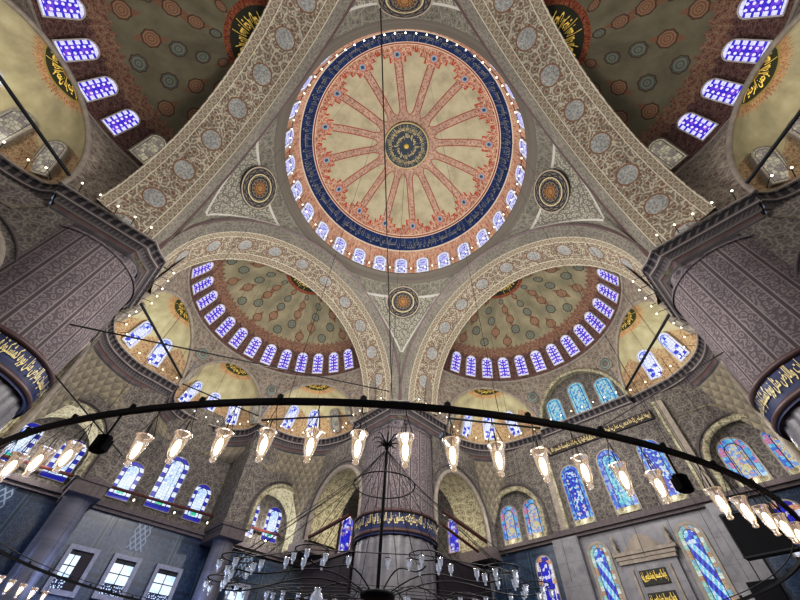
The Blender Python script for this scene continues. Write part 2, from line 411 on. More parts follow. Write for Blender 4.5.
# stained glass ------------------------------------------------------
def m_pane(name, w, h, sc, pal, border, bw, es, lead=.05, rnd=.45, style=None, ledcol=C(20, 18, 46)):
    m = Mat(name); u, v = m.u, m.v; hs = h-w/2
    vv = (v-hs).max(0.0)
    d = m.math('SUBTRACT', w/2, (u*u+vv*vv).sq()).min(v)
    vec = m.vec(u, v)
    m.vor(vec, sc, rnd); pick = m.cr; pick2 = m.cg
    e = m.vor(vec, sc, rnd, 'DISTANCE_TO_EDGE')
    n = len(pal)
    c = m.ramp(pick, [(i/n, x) for i, x in enumerate(pal)], True)
    if style == 'stripe':
        t = ((u*1.15+v*.55)*1.25).fr()
        stripe = m.mix(t.lt(.5), m.mix(((u*2.2-v*1.1)*1.6).fr().lt(.45), pal[0], pal[1]), m.mix(((u*2.2-v*1.1)*1.6).fr().lt(.5), pal[2], pal[3]))
        c = m.mix(v.gt(hs*.93), stripe, c)
    if style == 'semi':     # white outer, blue dots, purple heart
        k = (u/w).abs()
        c = m.mix(d.lt(w*.22), c, m.mix(((v/(w*.42)).fr()-.5).abs().lt(.17), C(214, 210, 255), C(44, 30, 190)))
        x = (u/(w*.30)).fr()-.5; y = ((v/(w*.34)).fr())-.5
        c = m.mix((x*x+y*y).lt(.07)*d.gt(w*.20), c, C(228, 222, 255))
    if style == 'hall':      # alternating white / blue border, pale lattice heart
        t = ((v/(w*.46)).fr()).lt(.52)
        c = m.mix(d.lt(w*.2), c, m.mix(t, C(214, 226, 250), C(26, 30, 150)))
        c = m.mix((d-w*.2).abs().lt(w*.022), c, C(20, 22, 70))
        c = m.mix(((v-.55).abs().lt(.14))*(u.abs().lt(w*.16)), c, C(60, 190, 150))
    if border:
        nb = len(border); m.vor(vec, sc*.8, .3); c2 = m.ramp(m.cg, [(i/nb, x) for i, x in enumerate(border)], True)
        c = m.mix(d.lt(w*bw), c, c2); c = m.mix((d-w*bw).abs().lt(w*.018), c, ledcol)
    c = m.mix(e.st(lead*.4, lead), m.mix(.75, c, ledcol), c)
    return m.out((.02, .02, .03), .3, emit=c, es=es)
PANES = {}
def arch_pts(w, h, ins=0.0, n=14):
    r = w/2-ins; hs = h-w/2
    return [(-r, ins), (r, ins)] + [(r*cos(pi*k/n), hs + r*sin(pi*k/n)*(1.0)) for k in range(n+1)]
def pane_type(key, w, h, fw, fmat, pmat, depth=.07):
    """frame = arched ring, pane = arched sheet; local x across, y up, z out"""
    a = arch_pts(w+2*fw, h+2*fw); a = [(x, y-fw) for x, y in a]; b = arch_pts(w, h)
    f = MB(); n = len(a)
    for k in range(n):
        q = (k+1) % n
        f.poly([(*a[k], depth), (*a[q], depth), (*b[q], depth), (*b[k], depth)])
        f.poly([(*b[k], depth), (*b[q], depth), (*b[q], .0), (*b[k], .0)])
        f.poly([(*a[k], depth), (*a[q], depth), (*a[q], -.25), (*a[k], -.25)])
    p = MB().poly([(*x, .02) for x in b], b)
    PANES[key] = (f.mesh('window_frame', fmat), p.mesh('glass_pane', pmat))
W_, B_, P_, CY, GR = C(222, 222, 255), C(38, 34, 190), C(96, 60, 200), C(70, 160, 220), C(90, 190, 170)
pane_type('drum', 1.2, 2.55, .12, FRAMEW, m_pane('drum_glass', 1.2, 2.55, 6, [C(196, 198, 240), C(160, 160, 232), C(214, 214, 245), C(120, 120, 210)], [C(234, 234, 252), C(216, 216, 248)], .16, 1.15, .06, .25))
pane_type('semi', 1.05, 2.35, .09, FRAMEW, m_pane('semi_dome_glass', 1.05, 2.35, 5, [C(60, 36, 190), C(92, 50, 200), C(120, 70, 205), C(42, 30, 170)], None, 0, 1.15, .05, .4, 'semi'))
pane_type('exedra', 1.2, 2.7, .09, FRAMEW, m_pane('exedra_glass', 1.2, 2.7, 4.2, [C(214, 220, 255), C(50, 60, 200), C(226, 230, 255), C(40, 44, 180), C(130, 150, 240)], [C(214, 220, 255), C(180, 190, 250)], .13, 1.15, .07, .6))
pane_type('exedra_pale', 1.2, 2.7, .09, FRAMEG, m_pane('exedra_pale_glass', 1.2, 2.7, 4.2, [C(170, 164, 144), C(136, 128, 120), C(188, 180, 158), C(150, 142, 130)], [C(170, 164, 140)], .1, .75, .08, .6, ledcol=C(70, 56, 60)))  # stands for unlit panes, yet their grey tone is emitted
pane_type('hall_small', 1.45, 3.0, .07, FRAMEG, m_pane('hall_glass_small', 1.45, 3.0, 4.6, [C(206, 226, 252), C(170, 200, 246), C(224, 236, 255), C(120, 150, 240), C(190, 216, 250)], None, 0, 1.15, .06, .5, 'hall'))
pane_type('hall_tall', 1.85, 4.75, .07, FRAMEG, m_pane('hall_glass_tall', 1.85, 4.75, 4.2, [C(206, 226, 252), C(176, 206, 246), C(224, 236, 255), C(130, 160, 240), C(196, 220, 250)], None, 0, 1.15, .06, .5, 'hall'))
QP = [C(44, 90, 200), C(90, 170, 225), C(60, 120, 220), C(150, 200, 230), C(40, 60, 190), C(170, 190, 150), C(110, 190, 220)]
pane_type('qibla', 1.75, 4.95, .11, FRAMEG, m_pane('mihrab_wall_glass', 1.75, 4.95, 6.2, [C(30, 40, 170), C(196, 220, 245), C(44, 80, 200), C(206, 190, 210), C(50, 110, 210), C(150, 205, 235), C(40, 50, 180)], [C(70, 130, 215), C(120, 180, 230), C(60, 90, 200)], .18, .95, .06, .8))
pane_type('qibla_mid', 1.9, 5.15, .11, FRAMEG, m_pane('mihrab_wall_glass_mid', 1.9, 5.15, 6.2, [C(80, 180, 205), C(60, 130, 210), C(110, 205, 215), C(40, 70, 190), C(150, 210, 220)], [C(50, 80, 195), C(120, 180, 230), C(60, 110, 210), C(150, 150, 220)], .22, .95, .06, .8))
pane_type('recess', 1.75, 3.3, .11, FRAMEG, m_pane('recess_glass', 1.75, 3.3, 5.6, [C(200, 196, 150), C(180, 190, 200), C(120, 150, 220), C(206, 186, 140), C(170, 180, 190), C(196, 150, 150)], [C(90, 170, 215), C(130, 190, 225), C(70, 120, 205), C(190, 130, 160)], .21, .95, .06, .8))
pane_type('tympanum', 1.35, 4.4, .11, FRAMEG, m_pane('tympanum_glass', 1.35, 4.4, 6.2, [C(120, 190, 222), C(90, 160, 215), C(160, 210, 228), C(70, 130, 205), C(190, 210, 200)], [C(110, 180, 220), C(150, 205, 228)], .14, .95, .07, .7))
pane_type('mihrab', 1.35, 7.0, .22, FRAMEG, m_pane('mihrab_stripe_glass', 1.35, 7.0, 4.4, [C(120, 200, 240), C(196, 226, 250), C(30, 34, 165), C(60, 90, 215)], [C(150, 200, 180), C(206, 220, 210), C(120, 170, 190), C(170, 140, 110)], .2, .9, .06, .6, 'stripe'))
pane_type('corner', 1.5, 4.0, .11, FRAMEG, m_pane('corner_glass', 1.5, 4.0, 4.0, [C(60, 60, 205), C(190, 200, 245), C(44, 44, 180), C(150, 150, 235), C(150, 120, 170)], [C(196, 170, 190), C(120, 120, 220)], .16, 1.0, .07, .8))
pane_type('tilewin', 1.45, 4.0, .09, FRAMEG, m_pane('tile_panel_glass', 1.45, 4.0, 4.0, [C(24, 24, 190), C(24, 24, 190), C(40, 40, 200), C(200, 200, 240)], [C(222, 210, 220), C(40, 30, 150), C(200, 150, 120), C(214, 220, 240)], .24, .95, .06, .8))

NWIN = [0]
SILLW = {'qibla': 1.75, 'qibla_mid': 1.9, 'recess': 1.75}
def window(key, o, up, nrm, label, scale=(1, 1, 1)):
    NWIN[0] += 1
    r = empty('window_%d' % NWIN[0], mat=frame(o, up, nrm) @ Matrix.Diagonal((*scale, 1)))
    struct(r, label, 'window')
    f, p = PANES[key]; inst('window_frame', f, None, r); inst('glass_pane', p, None, r)
    if key in SILLW:
        w = SILLW[key]; m = MB(); m.poly([(-w/2, .02, .16), (w/2, .02, .16), (w/2, .42, .03), (-w/2, .42, .03)]); m.poly([(-w/2, -.05, .18), (w/2, -.05, .18), (w/2, .02, .16), (-w/2, .02, .16)]); tag(m.build('sill', PALE, r), 'pale sloping sill')
    return r
ORD = 'first second third fourth fifth sixth seventh eighth ninth tenth eleventh twelfth thirteenth fourteenth fifteenth sixteenth seventeenth eighteenth nineteenth twentieth'.split()
def ordn(i):
    return ORD[i] if i < 20 else 'twenty-' + ORD[i-20] 

# ------------------------------------------------------------------ Arabic lettering
_base = {'ا': (0xFE8D, 2), 'ب': (0xFE8F, 4), 'ة': (0xFE93, 2), 'ت': (0xFE95, 4), 'ث': (0xFE99, 4), 'ج': (0xFE9D, 4), 'ح': (0xFEA1, 4), 'خ': (0xFEA5, 4),
         'د': (0xFEA9, 2), 'ذ': (0xFEAB, 2), 'ر': (0xFEAD, 2), 'ز': (0xFEAF, 2), 'س': (0xFEB1, 4), 'ش': (0xFEB5, 4), 'ص': (0xFEB9, 4), 'ض': (0xFEBD, 4),
         'ط': (0xFEC1, 4), 'ظ': (0xFEC5, 4), 'ع': (0xFEC9, 4), 'غ': (0xFECD, 4), 'ف': (0xFED1, 4), 'ق': (0xFED5, 4), 'ك': (0xFED9, 4), 'ل': (0xFEDD, 4),
         'م': (0xFEE1, 4), 'ن': (0xFEE5, 4), 'ه': (0xFEE9, 4), 'و': (0xFEED, 2), 'ى': (0xFEEF, 2), 'ي': (0xFEF1, 4)}
def shape(t):
    out = []
    for i, ch in enumerate(t):
        if ch not in _base: out.append(ch); continue
        b, n = _base[ch]
        prev = i > 0 and t[i-1] in _base and _base[t[i-1]][1] == 4
        nxt = n == 4 and i+1 < len(t) and t[i+1] in _base
        k = 3 if (prev and nxt) else 2 if nxt else 1 if prev else 0
        if n == 2: k = 1 if prev else 0
        out.append(chr(b+k))
    return ''.join(reversed(out))
def letters(text, res=2, bold=.018):
    """triangulated flat lettering: (verts 0..1 x 0..1, faces, aspect)"""
    c = bpy.data.curves.new('lettering', 'FONT'); c.body = shape(text); c.resolution_u = res; c.offset = bold
    o = bpy.data.objects.new('lettering', c); COL.objects.link(o)
    bpy.context.view_layer.update()
    ev = o.evaluated_get(bpy.context.evaluated_depsgraph_get()); me = ev.to_mesh()
    V = [tuple(v.co) for v in me.vertices]; F = [tuple(p.vertices) for p in me.polygons]
    ev.to_mesh_clear(); bpy.data.objects.remove(o); bpy.data.curves.remove(c)
    x0, x1 = min(v[0] for v in V), max(v[0] for v in V); y0, y1 = min(v[1] for v in V), max(v[1] for v in V)
    return [((v[0]-x0)/(x1-x0), (v[1]-y0)/(y1-y0)) for v in V], F, (x1-x0)/(y1-y0)
def wrap(L, fn, name, mat, parent):
    me = bpy.data.meshes.new(name); me.from_pydata([fn(x, y) for x, y in L[0]], [], L[1]); me.materials.append(mat)
    return put(bpy.data.objects.new(name, me), parent)
BISM = letters('بسم الله الرحمن الرحيم')
VERSE = letters('ان الله يمسك السموات والارض ان تزولا ولئن زالتا ان امسكهما من احد من بعده انه كان حليما غفورا')
NUR = letters('الله نور السموات والارض مثل نوره كمشكوة فيها مصباح')
ALLAH = letters('الله محمد')
MIHR = letters('فول وجهك شطر المسجد الحرام')

# ------------------------------------------------------------------ sides: local frame of side A (+y outwards); rotation per side
def rotf(k):
    """0: left side A (+y), 1: mirrored to B (+x), 2: C (-x), 3: D (-y)"""
    if k == 0: return lambda x, y, z: (x, y, z)
    if k == 1: return lambda x, y, z: (y, x, z)
    if k == 2: return lambda x, y, z: (-y, x, z)
    return lambda x, y, z: (x, -y, z)
SIDE = ['lower left', 'lower right', 'upper left', 'upper right']

# ------------------------------------------------------------------ central dome
AX, AZ = 12.1, 10.2
def domep(a, ph, off=0.0):
    c, q = max(0.0, cos(ph))**.8, max(0.0, sin(ph))**.8
    return ((AX-off)*c*cos(a), (AX-off)*c*sin(a), HR + (AZ-off)*q)
dome = empty('central_dome', (0, 0, 0)); struct(dome, 'central dome painted with sixteen red ribs and a blue inscription band', 'dome')
mb = MB(); P = []; UV = []
for i in range(41):
    ph = pi/2*i/40
    P.append([domep(2*pi*k/128, ph) for k in range(129)]); UV.append([(k/128, max(0, cos(ph))**.8) for k in range(129)])
mb.grid(P, UV); mb.build('dome_shell', DOMEP, dome)
mb = MB()
prof = [(12.2, HR+.25), (11.95, HR+.2), (11.8, HR), (11.75, HR-.25), (11.85, HR-.45), (12.05, HR-.5), (12.05, HR-.7), (12.2, HR-.8), (12.25, HR-1.05), (12.4, HR-1.15), (12.45, HR-1.3)]
mb.lathe(prof, n=128); mb.build('rim_cornice', flat('rim_stone', C(106, 100, 92), .8), dome)
# rho .838-.914 band lettering
def bandfn(k, n):
    def f(x, y):
        a = 2*pi*(k+1-x*.97)/n; rho = .937 - .058*y; ph = math.acos(rho**1.25)
        return domep(a, ph, .06)
    return f
THIN = letters('ان الله يمسك السموات والارض ان تزولا ولئن زالتا ان امسكهما من احد من بعده انه كان حليما غفورا', 2, .0)
PALEL = flat('pale_lettering', C(150, 152, 140), .6)
ins = empty('inscription', (0, 0, 0)); ins.parent = dome
for k in range(4): wrap(THIN, bandfn(k, 4), 'inscription_line', PALEL, ins)
tag(ins, 'pale lettering on the blue band')
boss = MB(); P = []; UV = []
for i in range(9):
    r = 2.65*i/8; z = HR+AZ-.35 - (r/2.65)**2*.06
    P.append([(r*cos(2*pi*k/40), r*sin(2*pi*k/40), z) for k in range(41)]); UV.append([(r*cos(2*pi*k/40)/2.65, r*sin(2*pi*k/40)/2.65) for k in range(41)])
boss.grid(P, UV); P = [[(2.65*cos(2*pi*k/40), 2.65*sin(2*pi*k/40), HR+AZ-z) for k in range(41)] for z in (.41, 0)]; boss.grid(P)
bo = boss.build('boss', BOSS, dome); tag(bo, 'dark blue calligraphy roundel at the crown of the dome')
for ring, (ra, rb, L, n) in enumerate(((2.45, 1.6, VERSE, 2), (1.5, .75, BISM, 2))):
    for k in range(n):
        wrap(L, lambda x, y, k=k, n=n, ra=ra, rb=rb: ((ra+(rb-ra)*(1-y))*cos(2*pi*(k+1-x)/n), (ra+(rb-ra)*(1-y))*sin(2*pi*(k+1-x)/n), HR+AZ-.44), 'boss_lettering', GOLD2, bo)
MB().lathe([(2.72, -.34), (2.64, -.47), (2.55, -.40)], (0, 0, HR+AZ), 40).build('boss_ring', GOLD2, bo)
MB().lathe([(.0, -.65), (.12, -.62), (.26, -.50), (.3, -.36)], (0, 0, HR+AZ), 20).build('boss_knob', GOLD, bo)
for k in range(28):
    a = RAD(46.9) + (k)*2*pi/28*(-1)
    o = Vector(domep(a, .012, .06)); t = Vector(domep(a, .17, .06))
    window('drum', o, t-o, (-cos(a), -sin(a), 0), scale=(1.2, 1.12, 1), label= 'lavender arched drum window of the central dome, %s clockwise from the far pillar side' % ordn(k))

# ------------------------------------------------------------------ pendentives
def arch_curve(t, rx, rz, z0=21.0): return rx*cos(t), z0 + rz*sin(t)
def pend(cx, cy, label):
    mb = MB(); n, m = 40, 14; P = []; UV = []
    for i in range(n+1):
        t = i/n
        if t < .5: th = pi/2 - (t/.5)*(pi/2); x, z = arch_curve(th, 12.1, 13.1); b = (x, 11.92, z)
        else: th = ((t-.5)/.5)*(pi/2); y, z = arch_curve(th, 12.1, 13.1); b = (11.92, y, z)
        az = pi/2 - t*pi/2
        rb = hypot(b[0], b[1]); ab = atan2(b[1], b[0]); row = []; uv = []
        for j in range(m+1):
            s = j/m; a = ab + (az-ab)*s; r = rb + (R+.68-rb)*s + 4*s*(1-s)*1.0*max(0, (HR-1.3-b[2])/14)
            z = b[2] + (HR-1.3-b[2])*s
            row.append((r*cos(a)*cx, r*sin(a)*cy, z))
            uv.append(((t-.5)*2, (z-21)/13.0))
        P.append(row); UV.append(uv)
    mb.grid(P, UV); o = mb.build('pendentive', PEND); struct(o, label, 'pendentive')
    # roundel: thin bossed disc hung flat against the curved surface
    c = Vector((13.40*sqrt(.5)*cx, 13.40*sqrt(.5)*cy, 31.9)); nr = Vector((-cx*.60, -cy*.60, -.53)).normalized()
    Mx = frame_n(c, Vector((0, 0, 1)), nr); d = MB(); P = []; UV = []
    for r, z in ((0, .02), (.5, .02), (1.3, 0), (1.95, -.04)): P.append([Mx @ Vector((r*cos(2*pi*k/36), r*sin(2*pi*k/36), z)) for k in range(37)]); UV.append([(r/1.95*cos(2*pi*k/36), r/1.95*sin(2*pi*k/36)) for k in range(37)])
    d.grid(P, UV); P = [[Mx @ Vector((1.95*cos(2*pi*k/36), 1.95*sin(2*pi*k/36), z)) for k in range(37)] for z in (-.04, -.6)]; d.grid(P)
    r = d.build('roundel', ROUND, o); tag(r, 'dark round medallion with gold strapwork')
pend(1, 1, 'grey painted pendentive above the far pillar, with dark medallion'); pend(-1, 1, 'grey painted pendentive above the left pillar, with dark medallion')
pend(1, -1, 'grey painted pendentive above the right pillar, with dark medallion'); pend(-1, -1, 'grey painted pendentive at the top edge of the photo')

# ------------------------------------------------------------------ great arches, semi-domes, exedrae
def catmull(pts, n=8):
    out = []
    for i in range(len(pts)-1):
        p0 = Vector(pts[max(i-1, 0)]); p1 = Vector(pts[i]); p2 = Vector(pts[i+1]); p3 = Vector(pts[min(i+2, len(pts)-1)])
        for k in range(n):
            t = k/n
            out.append(.5*((2*p1) + (p2-p0)*t + (2*p0-5*p1+4*p2-p3)*t*t + (3*p1-p0-3*p2+p3)*t**3))
    out.append(Vector(pts[-1])); return out
def resample(p, n):
    L = [0]
    for i in range(1, len(p)): L.append(L[-1]+(p[i]-p[i-1]).length)
    out = []; k = 0
    for i in range(n+1):
        d = L[-1]*i/n
        while k < len(L)-2 and L[k+1] < d: k += 1
        t = (d-L[k])/max(1e-9, L[k+1]-L[k]); out.append(p[k].lerp(p[k+1], min(1, t)))
    return out
EX_R = resample(catmull([(11.15, 17.95), (11.85, 18.9), (11.75, 21.0), (10.75, 23.35), (8.5, 25.0), (6.1, 25.5), (4.45, 25.8)]), 32)
EX_L = [Vector((-p.x, p.y)) for p in reversed(EX_R)]
EX_M = resample(catmull([(4.35, 25.9), (4.15, 27.6), (3.1, 29.0), (1.3, 29.9), (-.5, 30.0), (-2.4, 29.6), (-3.8, 28.2), (-4.35, 25.9)]), 32)
def outn(p, i):
    t = (p[min(i+1, len(p)-1)] - p[max(i-1, 0)]); return Vector((t.y, -t.x)).normalized()
def sgn_out(p):     # choose outward sign: away from the chord midpoint
    mid = (p[0]+p[-1])/2; k = len(p)//2; n = outn(p, k); return 1 if n.dot(p[k]-mid) > 0 else -1
CPROF = [(.55, HC-.02), (.0, HC), (.0, HC-.28), (.1, HC-.32), (.16, HC-.78), (.34, HC-.86), (.40, HC-1.2), (.55, HC-1.26), (.6, HC-1.6), (.75, HC-1.75)]
def sweep(p, f, sg=None, prof=CPROF, closed=False):
    mb = MB(); sg = sg if sg is not None else sgn_out(p); P = []; UV = []; L = 0
    vl = [0]
    for i in range(1, len(prof)): vl.append(vl[-1] + hypot(prof[i][0]-prof[i-1][0], prof[i][1]-prof[i-1][1]))
    for i, q in enumerate(p):
        if i: L += (q-p[i-1]).length
        n = outn(p, i)*sg
        P.append([f(*(q+n*o), z) for o, z in prof]); UV.append([(L, v-.45) for v in vl])
    mb.grid(P, UV, smooth=False); return mb
def exedra(p, apexz, f, name, label, wins, wl, cut=0.0):
    """half dome over the cornice curve p, with its pole on the arch rim"""
    sg = sgn_out(p); off = [q + outn(p, i)*sg*.55*min(1, i/4, (len(p)-1-i)/4) for i, q in enumerate(p)]
    mid = (p[0]+p[-1])/2; h = apexz-(HC-.1); n = len(p)-1; m = 20
    def S(i, v, o=0.0):
        k = min(int(i), n-1); q = off[k].lerp(off[k+1], i-k); a = v*pi/2
        w = q.lerp(mid, 1-cos(a)); d = (mid-q).normalized()*o*cos(a)
        return (w.x+d.x, w.y+d.y, HC-.1+(h-o)*sin(a))
    mb = MB(); P = []; UV = []
    for j in range(m+1): P.append([f(*S(i, j/m)) for i in range(n+1)]); UV.append([(i/n, j/m) for i in range(n+1)])
    mb.grid(P, UV); o = mb.build(name, EXED); struct(o, label, 'exedra')
    # gold lettering in the half roundel at the crown
    sgx = 1
    wrap(BISM, lambda x, y: f(*S((.06+.88*(x))*n, .955-.135*(1-y), .05)), 'roundel_lettering', GOLD, o)
    # raised rim moulding along the opening
    rim = []
    for j in range(m*2+1):
        v = j/m; rim.append(S(0, v) if v <= 1 else S(n, 2-v))
    MB().tube([f(*q) for q in rim], .16, 8).build('rim_moulding', FILLET, o)
    for (fr, key, txt) in wins:
        i = fr*n; b = Vector(f(*S(i, .10, .06))); t = Vector(f(*S(i, .48, .06))); mm = Vector(f(mid.x, mid.y, HC+1.5))
        # the chord of the curved shell: sits on the wall surface and tilts with it
        window(key, b, t-b, mm-b, txt)
    return S
def semidome(k):
    f = rotf(k); nm = SIDE[k]
    SR, SZ = (10.3, 6.3) if k < 2 else (11.6, 6.3)
    # great arch: stepped profile, stations (y, rx, rz)
    st = [(11.85, 12.3, 13.3), (11.85, 12.1, 13.1), (12.0, 11.95, 12.95), (12.1, 11.88, 12.8), (12.5, 11.4, 11.9), (12.55, 11.35, 11.8)]
    ar = empty('great_arch', f(0, 13, 21)); struct(ar, 'great pointed arch with floral painted underside framing the %s semi-dome' % nm, 'arch')
    ar.location = (0, 0, 0)
    T = [-.03 + (pi+.06)*i/72 for i in range(73)]
    def strip(st, mat, name):
        mb = MB(); P = []; UV = []; w = 0
        for j, (y, rx, rz) in enumerate(st):
            if j: w += hypot(y-st[j-1][0], (rz-st[j-1][2]))
            P.append([f(rx*cos(t), y, 21+rz*sin(t)) for t in T]); UV.append([((t-pi/2)*11.2, w) for t in T])
        mb.grid(P, UV); return mb.build(name, mat, ar)
    strip(st[1:3], REDM, 'edge_moulding'); strip(st[2:], PURP, 'arch_face')
    strip([(12.55, 11.35, 11.8), (15.5, 10.9, 11.9), (16.15, 10.7, 11.35)], SOFF, 'arch_soffit'); strip([(16.15, 10.7, 11.35), (16.2, 11.3, 11.9), (16.2, 13, 13.3)], FILLET, 'outer_edge')
    # semi-dome shell
    n, m = 64, 24
    def S(a, v, o=0.0):
        ph = v*pi/2; return ((SR-o)*cos(ph)*cos(a), SA + (SR-o)*cos(ph)*sin(a), SH + (SZ-o)*sin(ph))
    sd = empty('semi_dome', (0, 0, 0)); struct(sd, '%s semi-dome painted with red and blue medallions over a window row' % nm, 'semi-dome')
    mb = MB(); P = []; UV = []
    for j in range(m+1): P.append([f(*S(.0+pi*i/n, j/m)) for i in range(n+1)]); UV.append([(i/n, j/m) for i in range(n+1)])
    mb.grid(P, UV); mb.build('semi_dome_shell', SEMI if k < 2 else SEMI_SHADED, sd)
    for q in range(2):
        wrap(BISM, lambda x, y: f(*S(pi*(.03+.46*(x)+.48*q), .953-.088*(1-y), .05)), 'roundel_lettering', GOLD, sd)
    mb = MB(); mb.tube([f(*(lambda q: (q[0], q[1], SH-.05))(S(pi*i/n, 0))) for i in range(n+1)], .14, 8); mb.build('base_moulding', FILLET, sd)
    c0 = Vector(f(0, SA, SH+1.5))
    for i in range(-1 if k >= 2 else 0, 13):
        a = RAD(90-11.7*(6-i) + (-1.0 if k < 2 else 3.0))
        if k >= 2 and i > 5: continue     # hidden behind the arch
        b = Vector(f(*S(a, .055, .06))); t = Vector(f(*S(a, .30, .06)))
        window('semi' if i >= 0 else 'exedra_pale', b, t-b, c0-b, ('small purple arched window, %s from %s in the row under the %s semi-dome' % (ordn(i), ('the far pillar', 'the far pillar', 'the left pillar', 'the right pillar')[k], nm)) if i >= 0 else 'pale unlit window half hidden by the great arch, %s semi-dome row' % nm)
    # exedrae
    side = {0: ('right', 'left'), 1: ('left', 'right'), 2: ('near', 'outer'), 3: ('near', 'outer')}[k]
    def wl(which, tot, pale):
        fr = [.13, .32, .53, .75]
        out = []
        for i in range(tot):
            key = 'exedra_pale' if i in pale else 'exedra'
            out.append((fr[i]+.02, key, '%s arched window, %s from the pillar end of the %s exedra below the %s semi-dome' % ('unlit grey' if i in pale else 'blue and white', ordn(i), which, nm)))
        return out
    ws_r = wl(side[0], 4, (0,) if k == 1 else (0, 1)); ws_l = [(1-a, b, c) for a, b, c in wl(side[1], 4, (0, 1))]
    exedra(EX_R, 25.75, f, 'exedra_dome', 'pale yellow exedra half-dome on the %s under the %s semi-dome' % (side[0], nm), ws_r, 0)
    exedra(EX_L, 25.75, f, 'exedra_dome', 'pale yellow exedra half-dome on the %s under the %s semi-dome' % (side[1], nm), ws_l, 0)
    if k != 1:
        mw = [(a, 'exedra_pale' if i in (0, 4) else 'exedra', '%s arched window, %s from the right in the middle exedra below the %s semi-dome' % ('unlit grey' if i in (0, 4) else 'blue and white', ordn(i), nm)) for i, a in enumerate((.1, .3, .5, .7, .9))]
        exedra(EX_M, 25.85, f, 'exedra_dome', 'pale yellow exedra half-dome in the middle under the %s semi-dome' % nm, mw, 0)
    # spandrels between the exedra rims and the semi-dome base
    sp = MB()
    def rimcurve(p, apexz):
        mid = (p[0]+p[-1])/2; hh = apexz-(HC-.1); r = []
        for j in range(41):
            t = pi*j/40; q = mid + (p[0]-mid)*cos(t); r.append((q.x, q.y, HC-.1+hh*sin(t)))
        return r
    angs = [(RAD(9), RAD(66.8)), (RAD(66.8), RAD(113.2)), (RAD(113.2), RAD(171))]
    for cv, (a0, a1) in zip((rimcurve(EX_R, 25.75), rimcurve(EX_M, 25.85), rimcurve(EX_L, 25.75)), angs):
        P = []; UV = []
        for j, q in enumerate(cv):
            a = a0+(a1-a0)*(1-cos(pi*j/40))/2; tp = (SR*cos(a), SA+SR*sin(a), SH)
            P.append([f(*(Vector(q).lerp(Vector(tp), s/4))) for s in range(5)]); UV.append([(a*9, q[2]+(SH-q[2])*s/4) for s in range(5)])
        sp.grid(P, UV)
    for sx in (1, -1):   # plain strip beside the arch
        P = []; UV = []
        for j in range(5):
            s = j/4; P.append([f(*(Vector((sx*11.15, 17.95, HC-.1)).lerp(Vector((sx*SR*cos(RAD(9)), SA+SR*sin(RAD(9)), SH)), s))), f(*(Vector((sx*11.0, 14.5, HC-.1)).lerp(Vector((sx*SR, SA-.6, SH)), s)))]); UV.append([(0, j*1.5), (3, j*1.5)])
        sp.grid(P, UV)
    so = sp.build('spandrel_wall', SPAN); struct(so, 'painted spandrel wall between the arches of the %s exedrae' % nm, 'wall')
    for a, sx in ((RAD(66.8), 1), (RAD(113.2), -1)):   # little blue roundel on each pier head
        c = Vector((4.45*sx, 25.8, HC)).lerp(Vector((SR*cos(a), SA+SR*sin(a), SH)), .62); nr = Vector((-c.x, SA-c.y, -1.2)).normalized()
        Mx = frame_n(c + nr*.12, (0, 0, 1), nr); d = MB(); P = []; UV = []
        for r, z in ((0, .03), (.55, .03), (.62, -.03), (.62, -.4)): P.append([f(*(Mx @ Vector((r*cos(2*pi*i/24), r*sin(2*pi*i/24), z)))) for i in range(25)]); UV.append([(r/.62*cos(2*pi*i/24), r/.62*sin(2*pi*i/24)) for i in range(25)])
        d.grid(P, UV); d.build('small_roundel', ROUNDS, so)
for k in range(4): semidome(k)

# tympanum over the mihrab wall: shallow arch with three blue windows
f1 = rotf(1)
mb = MB(); T = [pi*i/40 for i in range(41)]
P = [[f1(4.45*cos(t), 25.75, HC-.1+5.25*sin(t)) for t in T], [f1(4.45*cos(t), 26.6, HC-.1+5.25*sin(t)) for t in T]]
ty = empty('tympanum', (0, 0, 0)); struct(ty, 'dark patterned tympanum wall with three blue windows above the mihrab wall', 'wall')
mb.grid(P, [[(t*4.6, 0) for t in T], [(t*4.6, .85) for t in T]]); mb.build('arch_reveal', PALE, ty)
mb = MB(); mb.poly([f1(4.45*cos(t), 26.5, HC-.1+5.25*sin(t)) for t in T], [(4.45*cos(t), 5.25*sin(t)) for t in T]); mb.build('tympanum_panel', WALLP, ty)
MB().tube([f1(4.45*cos(t), 25.7, HC-.1+5.25*sin(t)) for t in T], .2, 8).build('arch_moulding', PALE, ty)
for i, (y, z0, hh) in enumerate(((2.75, 20.0, .84), (-.05, 20.0, 1.0), (-2.75, 20.0, .84))):
    window('tympanum', (26.44, y, z0), (0, 0, 1), (-1, 0, 0), '%s narrow blue window in the arched tympanum above the mihrab wall' % ('left', 'middle tallest', 'right')[i], (1.18, hh*1.1, 1))

# ------------------------------------------------------------------ cornices
def cornice(p, f, label):
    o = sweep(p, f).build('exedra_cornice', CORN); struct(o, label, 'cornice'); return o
for k in range(4):
    f = rotf(k); nm = SIDE[k]; sd = {0: ('right', 'left'), 1: ('left', 'right'), 2: ('near', 'outer'), 3: ('near', 'outer')}[k]
    cornice(EX_R, f, 'dark carved cornice curving under the %s exedra of the %s semi-dome' % (sd[0], nm))
    cornice(EX_L, f, 'dark carved cornice curving under the %s exedra of the %s semi-dome' % (sd[1], nm))
    if k == 1:
        p = [Vector((4.5-9*i/16, 25.15)) for i in range(17)]
        o = sweep(p, f, -1 if outn(p, 8).y < 0 else 1).build('exedra_cornice', CORN); struct(o, 'straight dark carved cornice above the mihrab wall inscription', 'cornice')
    else: cornice(EX_M, f, 'dark carved cornice curving under the middle exedra of the %s semi-dome' % nm)

